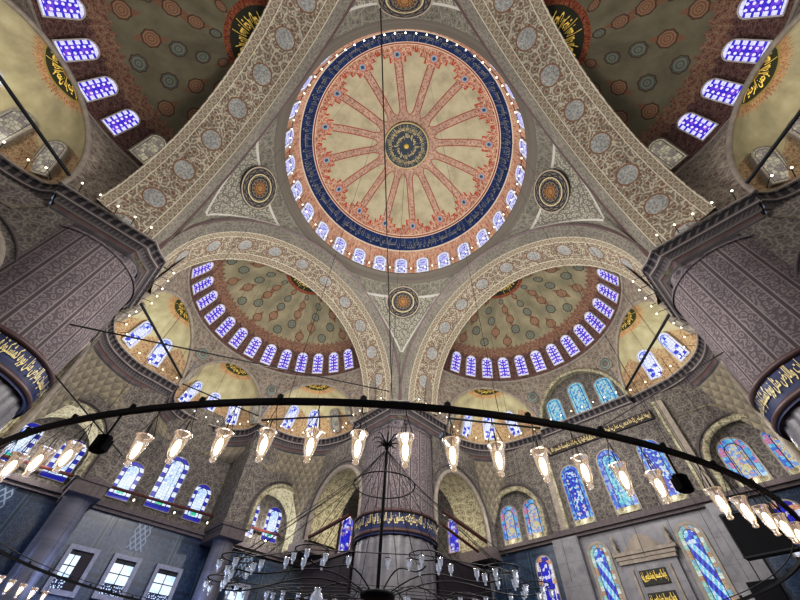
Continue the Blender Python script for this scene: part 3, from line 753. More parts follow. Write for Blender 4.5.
# ------------------------------------------------------------------ pillars
def flute(a, r, n=24, d=.07): return r + d*abs(sin(a*n/2))
def pillar(cx, cy, label):
    g = lambda x, y, z: (x*cx, y*cy, z)
    root = empty('corner_pillar', (0, 0, 0)); struct(root, label, 'pillar')
    # square cap with chamfered inner corner
    o = CH
    def ring(ins):
        m, n = M0+ins, N0-ins; c = o
        return [(m, m+c), (m+c*.55, m+c*.55), (m+c, m), (n, m), (n, n), (m, n)]
    mb = MB(); P = []; UV = []; vl = 0
    for j, (ins, z) in enumerate(CPROF[1:]):
        if j: vl += hypot(ins-CPROF[j][0], z-CPROF[j][1])
        r = ring(ins); r = r+[r[0]]; L = 0; uv = []; row = []
        for i, q in enumerate(r):
            if i: L += hypot(q[0]-r[i-1][0], q[1]-r[i-1][1])
            row.append(g(*q, z)); uv.append((L, vl+.1))
        P.append(row); UV.append(uv)
    mb.grid(P, UV, smooth=False); mb.poly([g(*q, HC) for q in ring(0)])
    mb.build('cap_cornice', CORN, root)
    mb = MB(); mb.box(g(14.95, 14.95, 25.5), (5.3, 5.3, 10.0)); mb.build('pier_block', SPAN, root)
    # capital: square at the cornice morphing to the round shaft
    mb = MB(); n = 72; P = []; UV = []
    def sq(a, h):   # rounded-square radius
        c, s = abs(cos(a)), abs(sin(a)); return h/((c**5+s**5)**(1/5))
    for t, z in ((0, HC-1.70), (.0, HC-1.9), (.12, HC-1.95), (.14, HC-2.1), (.85, HC-2.16), (.9, HC-2.3), (1.0, HC-2.4)):
        row = []; uv = []
        for i in range(n+1):
            a = 2*pi*i/n; r = sq(a, 2.72)*(1-t) + (PR+.1)*t
            row.append(g(PC+r*cos(a), PC+r*sin(a), z)); uv.append((i/n*22, z))
        P.append(row); UV.append(uv)
    mb.grid(P, UV, smooth=False); mb.build('capital', PURPD, root)
    # striped upper shaft, banded ring with lettering, fluted marble lower shaft
    mb = MB(); P = []; UV = []
    for j in range(9):
        z = 11.1 + (HC-2.2-11.1)*j/8; P.append([g(PC+PR*cos(2*pi*i/96), PC+PR*sin(2*pi*i/96), z) for i in range(97)]); UV.append([(i/96, z) for i in range(97)])
    mb.grid(P, UV); mb.build('painted_shaft', PILP, root)
    def tor(z, r, name):
        m = MB(); m.lathe([(PR-.1, .0), (PR+r*.75, .02), (PR+r, .12), (PR+r*.95, .22), (PR+r*.6, .31), (PR-.1, .35)], (PC*cx, PC*cy, z), 72); m.build(name, REDM, root)
    tor(10.95, .30, 'upper_ring'); tor(9.6, .24, 'lower_ring')
    mb = MB(); mb.lathe([(PR+.12, 9.5), (PR+.14, 10.2), (PR+.14, 10.95)], (PC*cx, PC*cy, 0), 72); bd = mb.build('inscription_band', SCRIPT, root)
    for q in range(4):
        wrap(NUR if q % 2 else VERSE2, lambda x, y: ((PC*cx + (PR+.19)*cos(pi/2*(q+.98-.96*(1-x)))), PC*cy + (PR+.19)*sin(pi/2*(q+.98-.96*(1-x))), 9.98+.95*y), 'inscription_line', GOLD2, bd)
    mb = MB(); P = []; UV = []
    for j in range(6):
        z = FLOOR + (9.8-FLOOR)*j/5; P.append([g(PC+flute(2*pi*i/192, PR-.12)*cos(2*pi*i/192), PC+flute(2*pi*i/192, PR-.12)*sin(2*pi*i/192), z) for i in range(193)]); UV.append([(i/192*20, z) for i in range(193)])
    mb.grid(P, UV); mb.build('fluted_shaft', MARBLE, root)
PURPD = m_gray('capital_paint', C(104, 98, 102), C(124, 116, 118), C(78, 72, 80), 1.2)
VERSE2 = letters('ان الله وملائكته يصلون على النبي يا ايها الذين')
pillar(1, 1, 'huge round pillar in the middle, patterned shaft above a fluted marble base')
pillar(-1, 1, 'huge round pillar cropped by the left edge, striped purple-grey shaft under a carved cap')
pillar(1, -1, 'huge round pillar cropped by the right edge, striped purple-grey shaft under a carved cap')
pillar(-1, -1, 'huge round pillar behind the viewpoint with carved cap')

# ------------------------------------------------------------------ walls with arched openings
def arch_wall(f3, u0, u1, z0, z1, arches, mat, name, parent, thick=None, smat=None, sname='arch_soffit', pointed=.0):
    """f3(u, d, z): u along, d depth behind the face. arches: (cu, half, spring, apex, depth)"""
    mb = MB(); cuts = sorted(arches); u = u0
    def q(a, b, zl, zh):
        mb.poly([f3(a, 0, zl), f3(b, 0, zl), f3(b, 0, zh), f3(a, 0, zh)], [(a, zl), (b, zl), (b, zh), (a, zh)])
    for (c, h, sp, ap, dep) in cuts:
        if c-h > u: q(u, c-h, z0, z1)
        n = 28; prof = []
        for i in range(n+1):
            t = pi - pi*i/n; x = c+h*cos(t); z = sp + (ap-sp)*(sin(t)**.92 if sin(t) > 0 else 0); prof.append((x, z))
        for i in range(n):
            (a, za), (b, zb) = prof[i], prof[i+1]
            mb.poly([f3(a, 0, za), f3(b, 0, zb), f3(b, 0, z1), f3(a, 0, z1)], [(a, za), (b, zb), (b, z1), (a, z1)])
        u = c+h
        full = [(c-h, z0)] + prof + [(c+h, z0)]
        sm = MB(); L = [0]
        for i in range(1, len(full)): L.append(L[-1]+hypot(full[i][0]-full[i-1][0], full[i][1]-full[i-1][1]))
        sm.grid([[f3(x, d, z) for x, z in full] for d in (-.06, dep)], [[(l, d) for l in L] for d in (0, dep)])
        sm.build(sname, smat or PALE, parent)
        # moulded edge round the opening
        MB().tube([f3(x, -.04, z) for x, z in full], .21, 8).build('arch_moulding', PALE if smat is None else FILLET, parent)
        ex = [(c+(x-c)*1.17, z0 if z == z0 else sp+(z-sp)*1.14) for x, z in full]
        MB().tube([f3(x, -.03, z) for x, z in ex], .09, 6).build('outer_moulding', DARKST, parent)
    if u < u1: q(u, u1, z0, z1)
    return mb.build(name, mat, parent)
def lofted(p, f, wallfn, name, label, n=8, parent=None):
    """muqarnas zone hanging between the cornice underside and the walls below"""
    sg = sgn_out(p); mb = MB(); P = []; UV = []; L = 0
    for i, q in enumerate(p):
        if i: L += (q-p[i-1]).length
        nn = outn(p, i)*sg; top = Vector((q.x+nn.x*.72, q.y+nn.y*.72, HC-1.72)); bot = Vector(wallfn(i/(len(p)-1)))
        row = []; uv = []
        for j in range(n+1):
            s = j/n; w = top.lerp(bot, s); e = sin(pi*s)*.5
            w += Vector((nn.x, nn.y, 0))*(-e*.0) + Vector((0, 0, 0))
            row.append(f(*w)); uv.append((L, s*(top-bot).length))
        P.append(row); UV.append(uv)
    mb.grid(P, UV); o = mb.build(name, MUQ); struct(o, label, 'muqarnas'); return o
def lerp(a, b, t): return a+(b-a)*t

def lateral(k, yw, lab):
    """walls under a semi-dome with a projecting middle exedra: left wall (A), and plain copies for C, D"""
    f = rotf(k); W = empty('wall_' + lab.replace(' ', '_'), (0, 0, 0)); struct(W, '%s wall: painted arches and windows over a blue tiled lower storey' % lab, 'wall')
    f3 = lambda u, d, z: f(u, yw+d, z)
    # back wall, upper and lower
    mb = MB(); mb.poly([f3(-26, 0, HL), f3(26, 0, HL), f3(26, 0, 22), f3(-26, 0, 22)], [(-26, HL), (26, HL), (26, 22), (-26, 22)]); mb.build('upper_wall', WALLP, W)
    mb = MB(); mb.poly([f3(-26, 0, FLOOR), f3(26, 0, FLOOR), f3(26, 0, HL), f3(-26, 0, HL)], [(-26, FLOOR), (26, FLOOR), (26, HL), (-26, HL)]); mb.build('tiled_wall', TILE, W)
    mb = MB(); mb.box(f(0, yw-.2, HL-.12), (52, .5, .34) if k in (0, 3) else (.5, 52, .34)); mb.box(f(0, yw-.12, HL-.42), (52, .3, .25) if k in (0, 3) else (.3, 52, .25)); mb.build('ledge', LEDGE, W)
    fy = 26.0
    for sx in (1, -1):
        g3 = lambda u, d, z: f(sx*u, fy+d, z)
        arch_wall(g3, 4.7, 12.1, HL, 19.3, [(9.75, 2.75, 12.6, 15.75, 3.0)], WALLP, 'recess_front', W)
        # pier side, its front face panel and the capital block it stands on
        mb = MB(); mb.poly([f(sx*4.7, fy, HL-.3), f(sx*4.7, yw, HL-.3), f(sx*4.7, yw, 19.5), f(sx*4.7, fy, 19.5)], [(0, HL), (4, HL), (4, 19.5), (0, 19.5)])
        mb.build('pier_side', WALLP, W)
        mb = MB(); sz = (2.2, 3.9, 1.0) if k in (0, 3) else (3.9, 2.2, 1.0)
        mb.box(f(sx*5.85, 28.0, HL-.4), sz); sz = (2.5, 4.1, .25) if k in (0, 3) else (4.1, 2.5, .25)
        mb.box(f(sx*5.85, 28.0, HL+.05), sz); mb.build('pier_capital', LEDGE, W)
        mb = MB(); pr = [(1.0, 10.5), (1.04, 10.35), (.92, 10.2), (.92, FLOOR)]; c = f(sx*5.95, 27.6, 0)
        mb.lathe(pr, c, 28); mb.build('column', MARBLE, W)
        # side arch from pillar to wall, deep pale soffit
        s3 = lambda u, d, z: f(sx*(11.75+d), u, z)
        arch_wall(s3, 16.3, 26.0, HL-.2, 19.3, [(19.75, 3.75, 12.3, 16.5, 3.4)], WALLP, 'side_wall', W, smat=PALE)
        mb = MB(); mb.box(f(sx*13.3, 24.8, HL-.5), (3.6, 2.6, .9) if k in (0, 3) else (2.6, 3.6, .9)); mb.build('springer_block', LEDGE, W)
        def wf(t):
            pts = [((11.75, 18.2), 17.6), ((11.75, 21), 17.3), ((11.75, 24.0), 15.2), ((11.75, 26.0), 13.2), ((9.75, 26.0), 17.0), ((7.2, 26.0), 16.6), ((4.7, 26.0), 17.6)]
            x = t*(len(pts)-1); i = min(int(x), len(pts)-2); q = x-i
            (a, za), (b, zb) = pts[i], pts[i+1]; return (sx*lerp(a[0], b[0], q)*.995, lerp(a[1], b[1], q)-.03, lerp(za, zb, q))
        pp = EX_R if sx == 1 else [Vector((-q.x, q.y)) for q in EX_R]
        lofted(pp, f, wf, 'muqarnas_vault', 'carved stalactite vaulting below the %s exedra of the %s wall' % ('right' if sx == 1 else 'left', lab))
    def wm(t): return (lerp(4.6, -4.6, t), yw-.05, 17.6)
    lofted(EX_M, f, wm, 'muqarnas_vault', 'carved stalactite vaulting below the middle exedra of the %s wall' % lab)
    return W, f
WA, fA = lateral(0, YA, 'left')
dn = Vector((0, -1, 0))
# left wall windows
for x, z, key, sc, t in ((-3.35, 11.75, 'hall_small', (1.15, 1.02, 1), 'left shorter one of three blue-bordered windows in the middle of the left wall'),
                         (-.1, 11.85, 'hall_tall', (1.13, .98, 1), 'tall middle one of three blue-bordered windows in the left wall'),
                         (3.1, 11.8, 'hall_small', (1.12, 1.05, 1), 'right shorter one of three blue-bordered windows in the middle of the left wall')):
    window(key, (x, YA-.03, z), (0, 0, 1), dn, t, sc)
for x, z, t in ((-11.5, 11.85, 'blue-bordered window at the outer side of the arched recess by the left edge'), (-8.2, 11.75, 'blue-bordered window beside the loudspeaker in the recess by the left edge'),
                (8.5, 11.95, 'narrow-looking blue-bordered window half behind the pier, recess right on left wall'), (11.2, 12.05, 'blue-bordered window in the arched recess left of the middle pillar')):
    window('hall_small', (x, YA-.03, z), (0, 0, 1), dn, t, (1.15, 1.05, 1))
window('corner', (21.0, YA-.03, 12.9), (0, 0, 1), dn, 'stained glass window seen through the arch just left of the middle pillar', (1.15, 1.05, 1))
# lattice panels in the tiles
LATT = Mat('tile_lattice'); _u, _v = LATT.u, LATT.v
_a = (((_u*2.4+_v*1.5).fr()-.5).abs()).min(((_u*2.4-_v*1.5).fr()-.5).abs())
LATT = LATT.out(LATT.mix(_a.lt(.13), C(44, 70, 90), C(126, 132, 148)), .35, spec=.4)
for x in (-10.2, -.2, 9.6):
    mb = MB(); mb.poly([(x-.62, YA-.04, 8.75), (x+.62, YA-.04, 8.75), (x+.62, YA-.04, 10.65), (x-.62, YA-.04, 10.65)], [(-.62, 0), (.62, 0), (.62, 1.9), (-.62, 1.9)])
    o = mb.build('lattice_tile', LATT, WA); tag(o, 'white lattice panel in the tiles')
# rectangular windows with marble surrounds and small panes
CLW = Mat('clear_daylight_glass'); _g = CLW.noise(CLW.uv, .8, 3)
CLW = CLW.out((.05, .06, .08), .2, emit=CLW.ramp(_g, [(.3, C(150, 200, 250)), (.5, C(226, 240, 255)), (.7, C(180, 214, 250))]), es=1.25)
def rect_window(x, w, zt, h, label, curtain):
    NWIN[0] += 1
    r = empty('window_%d' % NWIN[0], (x, YA, zt)); struct(r, label, 'window')
    fr = MB(); t = .3
    for (cx, cz, ww, hh) in ((0, t/2, w+2*t, t), (-w/2-t/2, -h/2, t, h), (w/2+t/2, -h/2, t, h), (0, -h-t/2, w+2*t, t)): fr.box((cx, -.12, cz), (ww, .3, hh))
    fr.build('window_surround', FRAMEM, r)
    gw = w*.52 if curtain else w; hg = h*.70
    g = MB(); g.poly([(-w/2, -.05, -hg), (-w/2+gw, -.05, -hg), (-w/2+gw, -.05, -.25), (-w/2, -.05, -.25)], [(0, 0), (gw, 0), (gw, h), (0, h)]); g.build('glass_pane', CLW, r)
    b = MB(); b.box((-w/2+gw/2, -.08, -h/2), (.06, .06, h))
    for i in range(1, 3): b.box((-w/2+gw/2, -.08, -.25-(hg-.25)*i/2), (gw, .06, .06))
    b.box((0, -.08, -.14), (w, .06, .28)); b.build('glazing_bars', IRON, r)
    l = MB(); l.poly([(-w/2, -.06, -h), (w/2, -.06, -h), (w/2, -.06, -hg), (-w/2, -.06, -hg)], [(0, 0), (w, 0), (w, h-hg), (0, h-hg)]); tag(l.build('lattice_screen', LACE, r), 'pierced lattice letting dots of daylight through')
    if curtain: m = MB(); m.box((w/2-(w-gw)/2, -.1, -h/2), (w-gw, .06, h)); tag(m.build('blind', DARKW, r), 'dark blind')
LACE = Mat('pierced_lattice'); _d = LACE.vor(LACE.uv, 6.5, .8)
LACE = LACE.out(C(60, 64, 90), .6, emit=LACE.mix(_d.lt(.28), (0, 0, 0), C(200, 224, 255)), es=1.1)
rect_window(-3.4, 1.5, 7.95, 2.3, 'rectangular daylight window half covered by a dark blind, low on left wall', True)
rect_window(-.3, 1.5, 8.02, 2.2, 'middle one of three rectangular daylight windows low on left wall', False)
rect_window(3.1, 1.6, 8.0, 2.2, 'right one of three rectangular daylight windows low on left wall', False)
rect_window(-10.6, 2.3, 8.2, 2.4, 'rectangular daylight window cropped by the left edge, beside the marble column', False)
rect_window(9.6, 1.6, 8.0, 2.4, 'rectangular daylight window behind hanging glass lamps, right of marble column', False)

# mihrab wall (B)
WB = empty('wall_right', (0, 0, 0)); struct(WB, 'mihrab wall: stained glass rows above grey marble panels', 'wall')
fb = lambda u, d, z: (XB+d, u, z)
arch_wall(fb, -30, 30, HL, 19.6, [(9.35, 2.75, 13.0, 15.95, .6), (-10.0, 2.75, 13.0, 15.75, .6)], WALLP, 'upper_wall', WB)
mb = MB()
for c in (9.35, -10.0): mb.poly([fb(c-3, .55, HL), fb(c+3, .55, HL), fb(c+3, .55, 16.3), fb(c-3, .55, 16.3)], [(c-3, HL), (c+3, HL), (c+3, 16.3), (c-3, 16.3)])
mb.build('recess_back', WALLP, WB)
for u0, u1, mat, nm in ((-5.6, 6.2, MARBLE, 'marble_facing'), (6.2, 30, TILE, 'tiled_wall'), (-30, -5.6, TILE, 'tiled_wall')):
    mb = MB(); mb.poly([fb(u0, 0, FLOOR), fb(u1, 0, FLOOR), fb(u1, 0, HL), fb(u0, 0, HL)], [(u0, FLOOR), (u1, FLOOR), (u1, HL), (u0, HL)]); mb.build(nm, mat, WB)
mb = MB(); mb.box((XB-.2, 0, HL-.1), (.5, 60, .3)); mb.box((XB-.12, 0, HL-.36), (.3, 60, .22)); mb.box((XB-.3, 0, HL+.1), (.2, 11.5, .12)); mb.build('ledge', LEDGE, WB)
for u in (4.75, -6.35):
    mb = MB(); mb.box((XB-.12, u, (HL+18.9)/2), (.35, .75, 18.9-HL)); mb.build('painted_pilaster', FILLET, WB)
    mb = MB(); mb.box((XB-.34, u+(.3 if u < 0 else -.3), (HL+18.9)/2), (.12, .2, 18.9-HL)); mb.build('lit_pilaster_edge', PALE, WB)  # pale strip stands in for the pilaster's lit side
for u, w in ((5.0, 2.2), (-6.2, 1.3)):
    mb = MB(); mb.box((XB-.22, u, (FLOOR+HL)/2-.2), (.45, w, HL-FLOOR-.4)); mb.build('marble_pilaster', MARBLE, WB)
# inscription strip
mb = MB(); mb.box((XB-.1, -.6, 18.05), (.22, 9.9, .78)); o = mb.build('inscription_panel', flat('dark_panel', C(52, 46, 46), .6), WB)
wrap(VERSE, lambda x, y: (XB-.23, 4.2-9.6*(1-x), 17.75+.6*y), 'inscription_line', GOLD2, o)
lt_ = Vector((-1, 0, 0))
for y, z, key, sc, t in ((2.95, 11.5, 'qibla', (.95, .96, 1), 'left one of three tall blue stained windows above the mihrab'), (-.65, 11.55, 'qibla_mid', (.95, .97, 1), 'middle turquoise one of three tall stained windows above the mihrab'),
                         (-4.0, 11.5, 'qibla', (.95, .96, 1), 'right one of three tall blue stained windows, beside the hanging loudspeaker')):
    window(key, (XB-.05, y, z), (0, 0, 1), lt_, t, sc)
for y, t in ((10.3, 'left window of the pair in the recess right of middle pillar'), (7.7, 'right window of the pair in the recess right of middle pillar'),
             (-8.95, 'left window of the pair in the arched recess by the right edge'), (-11.75, 'right window of the pair in the arched recess by the right edge')):
    window('recess', (XB+.5, y, 11.5), (0, 0, 1), lt_, t, (1, .98, 1))
window('corner', (XB-.03, 16.8, 11.9), (0, 0, 1), lt_, 'blue stained window seen through the arch just right of the middle pillar', (1, .8, 1))
window('tilewin', (XB-.03, 7.5, 6.0), (0, 0, 1), lt_, 'deep blue stained window in the green tile panel, lower storey', (1, 1, 1))
window('mihrab', (XB-.03, 2.75, 3.0), (0, 0, 1), lt_, 'diagonally striped stained window left of the mihrab panels', (1, 1, 1))
window('mihrab', (XB-.03, -3.75, 3.0), (0, 0, 1), lt_, 'diagonally striped stained window right of the mihrab panels', (1, 1, 1))
window('tilewin', (XB-.03, -9.3, 6.2), (0, 0, 1), lt_, 'stained window behind the black panel near the right edge', (1.2, 1, 1))
# mihrab: frame, stepped cornice, crest and inscription panels
mh = empty('mihrab', (XB, -.55, 0)); tag(mh, 'grey marble mihrab frame with crest and two dark gold inscription panels', 'mihrab')
mb = MB(); mb.box((-.12, 0, 4.0), (.3, 3.7, 9.6)); mb.build('marble_frame', MARBLE, mh)
mb = MB()
for zz, ww, dd in ((8.95, 4.4, .55), (8.7, 4.1, .42), (8.45, 3.9, .36)): mb.box((-.25, 0, zz), (dd, ww, .22))
mb.build('mihrab_cornice', FILLET, mh)
mb = MB(); L = []
for i in range(33):
    t = i/32*2-1; L.append((t*1.35, 9.1 + .95*(1-abs(t)**1.3) + .08*abs(sin(t*9))))
mb.poly([(-.3, y, z) for y, z in L] + [(-.3, 1.35, 9.05), (-.3, -1.35, 9.05)]); mb.poly([(-.42, y*.7, 9.1+(z-9.1)*.7) for y, z in L] + [(-.42, .9, 9.08), (-.42, -.9, 9.08)]); mb.build('crest', FILLET, mh)
for y in (1.9, -1.9):
    MB().lathe([(.0, 1.25), (.05, 1.1), (.16, .95), (.08, .8), (.2, .55), (.12, .3), (.22, .1), (.22, 0)], (-.35, y, 9.05), 14).build('finial', FILLET, mh)
for z in (7.45, 6.2):
    mb = MB(); mb.box((-.3, 0, z), (.12, 1.75, .85)); o = mb.build('inscription_panel', flat('black_green_panel', C(36, 36, 30), .5), mh)
    wrap(MIHR, lambda x, y: (-.38, .8-1.6*(1-x), z-.33+.66*y), 'inscription_line', GOLD, o)
for s in (1, -1):   # inner niche moulding
    mb = MB(); mb.box((-.3, s*1.25, 3.6), (.16, .16, 8.8)); mb.build('niche_moulding', FILLET, mh)
# walls beside the mihrab wall recesses: side arches (mirror of the left wall) and vaulting
WBs = empty('wall_right_side', (0, 0, 0)); struct(WBs, 'painted side arches joining the pillars to the mihrab wall', 'wall')
for sy in (1, -1):
    s3 = lambda u, d, z: (u, sy*(11.75+d), z)
    arch_wall(s3, 16.3, XB, HL-.2, 19.3, [(20.1, 3.7, 12.3, 16.5, 3.4)], WALLP, 'side_wall', WBs, smat=PALE)
    mb = MB(); mb.box((24.4, sy*13.3, HL-.5), (1.6, 3.6, .9)); mb.build('springer_block', LEDGE, WBs)
    def wf(t):
        pts = [((11.75, 18.2), 17.6), ((11.75, 21), 17.2), ((11.75, 23.6), 15.2), ((11.75, 25.15), 13.2), ((9.6, 25.15), 17.2), ((7.2, 25.15), 17.2), ((4.7, 25.15), 18.0)]
        x = t*(len(pts)-1); i = min(int(x), len(pts)-2); q = x-i
        (a, za), (b, zb) = pts[i], pts[i+1]; return (sy*lerp(a[0], b[0], q)*.995, lerp(a[1], b[1], q)-.02, lerp(za, zb, q))
    pp = EX_R if sy == 1 else [Vector((-q.x, q.y)) for q in EX_R]
    lofted(pp, f1, wf, 'muqarnas_vault', 'carved stalactite vaulting below the %s exedra of the mihrab wall' % ('left' if sy == 1 else 'right'))
# other two walls (behind the viewpoint) kept plain, with floor and flat aisle ceilings
lateral(2, YA, 'far left'); lateral(3, YA, 'far right')
mb = MB(); mb.poly([(-31, -31, FLOOR), (26, -31, FLOOR), (26, 31, FLOOR), (-31, 31, FLOOR)], [(-31, -31), (26, -31), (26, 31), (-31, 31)]); struct(mb.build('floor', CARPET), 'red patterned carpet floor of the prayer hall', 'floor')
for cx, cy, t in ((1, 1, 'far'), (-1, 1, 'left'), (1, -1, 'right'), (-1, -1, 'near')):
    x1 = 26 if cx > 0 else 31
    mb = MB(); mb.poly([(cx*11.9, cy*11.9, 19.2), (cx*x1, cy*11.9, 19.2), (cx*x1, cy*31, 19.2), (cx*11.9, cy*31, 19.2)]); struct(mb.build('ceiling', PALE), 'pale painted ceiling of the %s corner bay' % t, 'ceiling')
# dark gallery screens in the side arches
for M, t in ((((12.9, 21.3, 8.2), (.25, 7.0, 5.2)), 'left'), (((21.2, 12.9, 8.2), (7.0, .25, 5.2)), 'right')):
    g = empty('gallery_screen', (M[0][0], M[0][1], FLOOR)); tag(g, 'dark wooden gallery screen under the arch just %s of the middle pillar' % t, 'screen')
    mb = MB(); d = M[1]; mb.box((0, 0, 8.4), d); mb.build('screen_panel', DARKW, g)
    for zz, nn in ((11.1, 'top_rail'), (5.8, 'bottom_rail')): mb = MB(); mb.box((0, 0, zz), (d[0]+.2, d[1]+.2, .2)); mb.build(nn, LEDGE, g)
    for s in (-1, 0, 1): mb = MB(); mb.box((s*d[0]*.48 if d[0] > 1 else 0, s*d[1]*.48 if d[1] > 1 else 0, 2.85), (.3, .3, 5.7)); mb.build('post', LEDGE, g)

# ------------------------------------------------------------------ tie rods and cables
def rod(name, pts, r, mat, label, cat, group=None, n=8):
    a = Vector(pts[0]); root = MB().tube([Vector(p)-a for p in pts], r, n).build(name, mat); root.location = a
    return tag(root, label, cat, group)
for k in range(4):
    f = rotf(k); nm = SIDE[k]; sd = {0: ('right', 'left'), 1: ('left', 'right'), 2: ('near', 'outer'), 3: ('near', 'outer')}[k]
    for p, w in ((EX_R, sd[0]), (EX_L, sd[1])) + (((EX_M, 'middle'),) if k != 1 else ()):
        a, b = p[0], p[-1]; rod('tie_rod', [f(a.x, a.y, HC+.75), f(b.x, b.y, HC+.35)], .10 if w != 'middle' else .06, IRON, 'black iron tie rod across the %s exedra of the %s semi-dome' % (w, nm), 'tie rod')
rod('tie_cable', [(-12.2, 11.6, 12.9), (10.6, 12.1, 21.3)], .045, CABLE, 'black cable running level from the left pillar to the middle pillar', 'cable')
rod('tie_cable', [(11.1, 12.2, 20.75), (-11.2, -8.74, 33.0)], .045, CABLE, 'long dark cable crossing the dome and ending at middle pillar', 'cable')
rod('tie_cable', [(-11.8, 12.9, 11.2), (-5.2, 25.9, 13.4)], .04, CABLE, 'thin cable slanting down from the left pillar across its muqarnas', 'cable')
rod('tie_cable', [(12.4, -11.5, 13.0), (24.9, -1.0, 18.4)], .035, CABLE, 'thin cable slanting from right pillar to the mihrab wall', 'cable')
rod('tie_rail', [(-12.5, YA-.8, 12.0), (12.0, YA-.8, 12.6)], .12, WOODR, 'red painted rail running along the left wall in front of the windows', 'rail')
rod('tie_beam', [(11.9, 17.6, 11.9), (11.9, 25.6, 11.1)], .16, WOODR, 'red wooden tie beam in arch left of the middle pillar', 'beam')
rod('tie_beam', [(17.6, 11.9, 12.4), (24.9, 11.9, 11.4)], .16, WOODR, 'upper red wooden tie beam in arch right of the middle pillar', 'beam')
rod('tie_beam', [(17.7, 12.2, 11.5), (22.6, 12.2, 10.6)], .12, WOODR, 'lower thinner red tie beam in arch right of middle pillar', 'beam')

# ------------------------------------------------------------------ small bulbs on brackets along the cornices
def bracket_mesh():
    a = MB().tube([(0, 0, 0), (0, .55, .10), (0, .72, .02)], .022, 5)
    b = MB().lathe([(0, -.06), (.042, -.042), (.058, 0), (.042, .042), (0, .06)], (0, .76, .02), 8)
    return a.mesh('bracket_arm', IRON), b.mesh('bulb', BULBW)
BRA, BUL = bracket_mesh()
def bracket(p, d, label, group, z=HC+.05):
    r = empty('bulb_bracket', (p[0], p[1], z), atan2(d[1], d[0])-pi/2); tag(r, label, 'bulb', group)
    inst('bracket_arm', BRA, None, r); inst('bulb', BUL, None, r)
def along(pts, step, f, label, group):
    p = [Vector(q) for q in pts]; L = sum((p[i+1]-p[i]).length for i in range(len(p)-1)); n = max(2, int(L/step)); q = resample(p, n)
    for i in range(n):
        a = (q[i]+q[i+1])/2; t = q[i+1]-q[i]; nn = Vector((t.y, -t.x)).normalized()
        A = f(a.x, a.y, 0); B = f(a.x+nn.x, a.y+nn.y, 0); d = (B[0]-A[0], B[1]-A[1])
        if A[0]*d[0]+A[1]*d[1] > 0 and label.startswith('lit bulb on bracket round'): d = (-d[0], -d[1])
        bracket(A, d, label, group)
for cx, cy, t in ((1, 1, 'middle'), (-1, 1, 'left'), (1, -1, 'right')):
    g = lambda x, y, z, cx=cx, cy=cy: (x*cx, y*cy, z)
    for seg in ([(M0, N0-.3), (M0, M0+CH+.2)], [(M0+CH+.2, M0), (N0-.3, M0)]):
        along(seg, 1.0, g, 'lit bulb on bracket round the cap of the %s pillar' % t, 'bulbs round the %s pillar cap' % t)
for k, segs in ((0, ((EX_R, 'right'), (EX_M, 'middle'), (EX_L, 'left'))), (1, ((EX_R, 'left'), (EX_L, 'right'))), (2, ((EX_R, 'near'),)), (3, ((EX_R, 'near'),))):
    f = rotf(k)
    for p, w in segs:
        sg = sgn_out(p); q = resample(p, 9)
        for i in range(9):
            a = (q[i]+q[i+1])/2; t = q[i+1]-q[i]; nn = Vector((t.y, -t.x)).normalized()*(-sg)
            A = f(a.x, a.y, 0); B = f(a.x+nn.x, a.y+nn.y, 0)
            bracket(A, (B[0]-A[0], B[1]-A[1]), 'lit bulb on bracket along the %s exedra cornice below the %s semi-dome' % (w, SIDE[k]), 'bulbs on the %s exedra, %s semi-dome' % (w, SIDE[k]))
for i in range(8): bracket((XB, 3.9-7.8*i/7), (-1, 0), 'lit bulb on bracket along the cornice under the three tympanum windows', 'bulbs under the tympanum')
# ring of bulbs inside the drum of the central dome
dr = MB(); dr.tube([(11.5*cos(2*pi*i/96), 11.5*sin(2*pi*i/96), HR+.56) for i in range(97)], .03, 5, caps=False)
tag(dr.build('bulb_ring', IRON), 'thin iron hoop carrying bulbs round the drum of the central dome', 'hoop')
bm_ = MB().lathe([(0, -.085), (.055, -.05), (.068, 0), (.05, .06), (.025, .1), (0, .1)], (0, 0, 0), 8).mesh('drum_bulb', BULBW)
for i in range(84):
    a = 2*pi*(i+.5)/84
    tag(inst('drum_bulb', bm_, Matrix.Translation((11.47*cos(a), 11.47*sin(a), HR+.48))), 'small lit bulb on the hoop round the drum of the central dome', 'bulb', 'bulbs round the central dome')
# rail lamps low on the left wall
for x in (-6.6, -4.6, -2.2, 1.3, 4.4, 5.6, 7.4, 8.9, 10.6):
    r = empty('rail_bulb', (x, YA-.8, 11.78)); tag(r, 'small lit bulb under the red rail on the left wall', 'bulb', 'bulbs under the red rail')
    inst('bulb', bm_, None, r)

# ------------------------------------------------------------------ the great lamp ring
RR = 9.77
def rz(a): return 2.633 + .022*RR*cos(a) + .028*RR*sin(a)
ring = empty('lamp_ring', (0, 0, 0)); tag(ring, 'huge black iron ring hung low across the picture carrying glass lamps', 'lamp ring')
mb = MB(); P = []; UV = []
pr = ((-.028, -.03), (.028, -.03), (.028, .03), (-.028, .03), (-.028, -.03))
P = [[((RR+o)*cos(2*pi*i/180), (RR+o)*sin(2*pi*i/180), rz(2*pi*i/180)+h) for o, h in pr] for i in range(181)]
mb.grid(P, None, smooth=False); mb.build('hoop', IRON, ring)
mb = MB(); mb.tube([((RR-.12)*cos(2*pi*i/180), (RR-.12)*sin(2*pi*i/180), rz(2*pi*i/180)+.09) for i in range(181)], .010, 6, caps=False); mb.build('upper_wire', IRON, ring)
for i in range(64):
    a = RAD(-180+5.5*i+2.6); b = MB(); b.box(((RR)*cos(a), RR*sin(a), rz(a)+.05), (.05, .05, .07)); b.build('clip', IRON, ring)
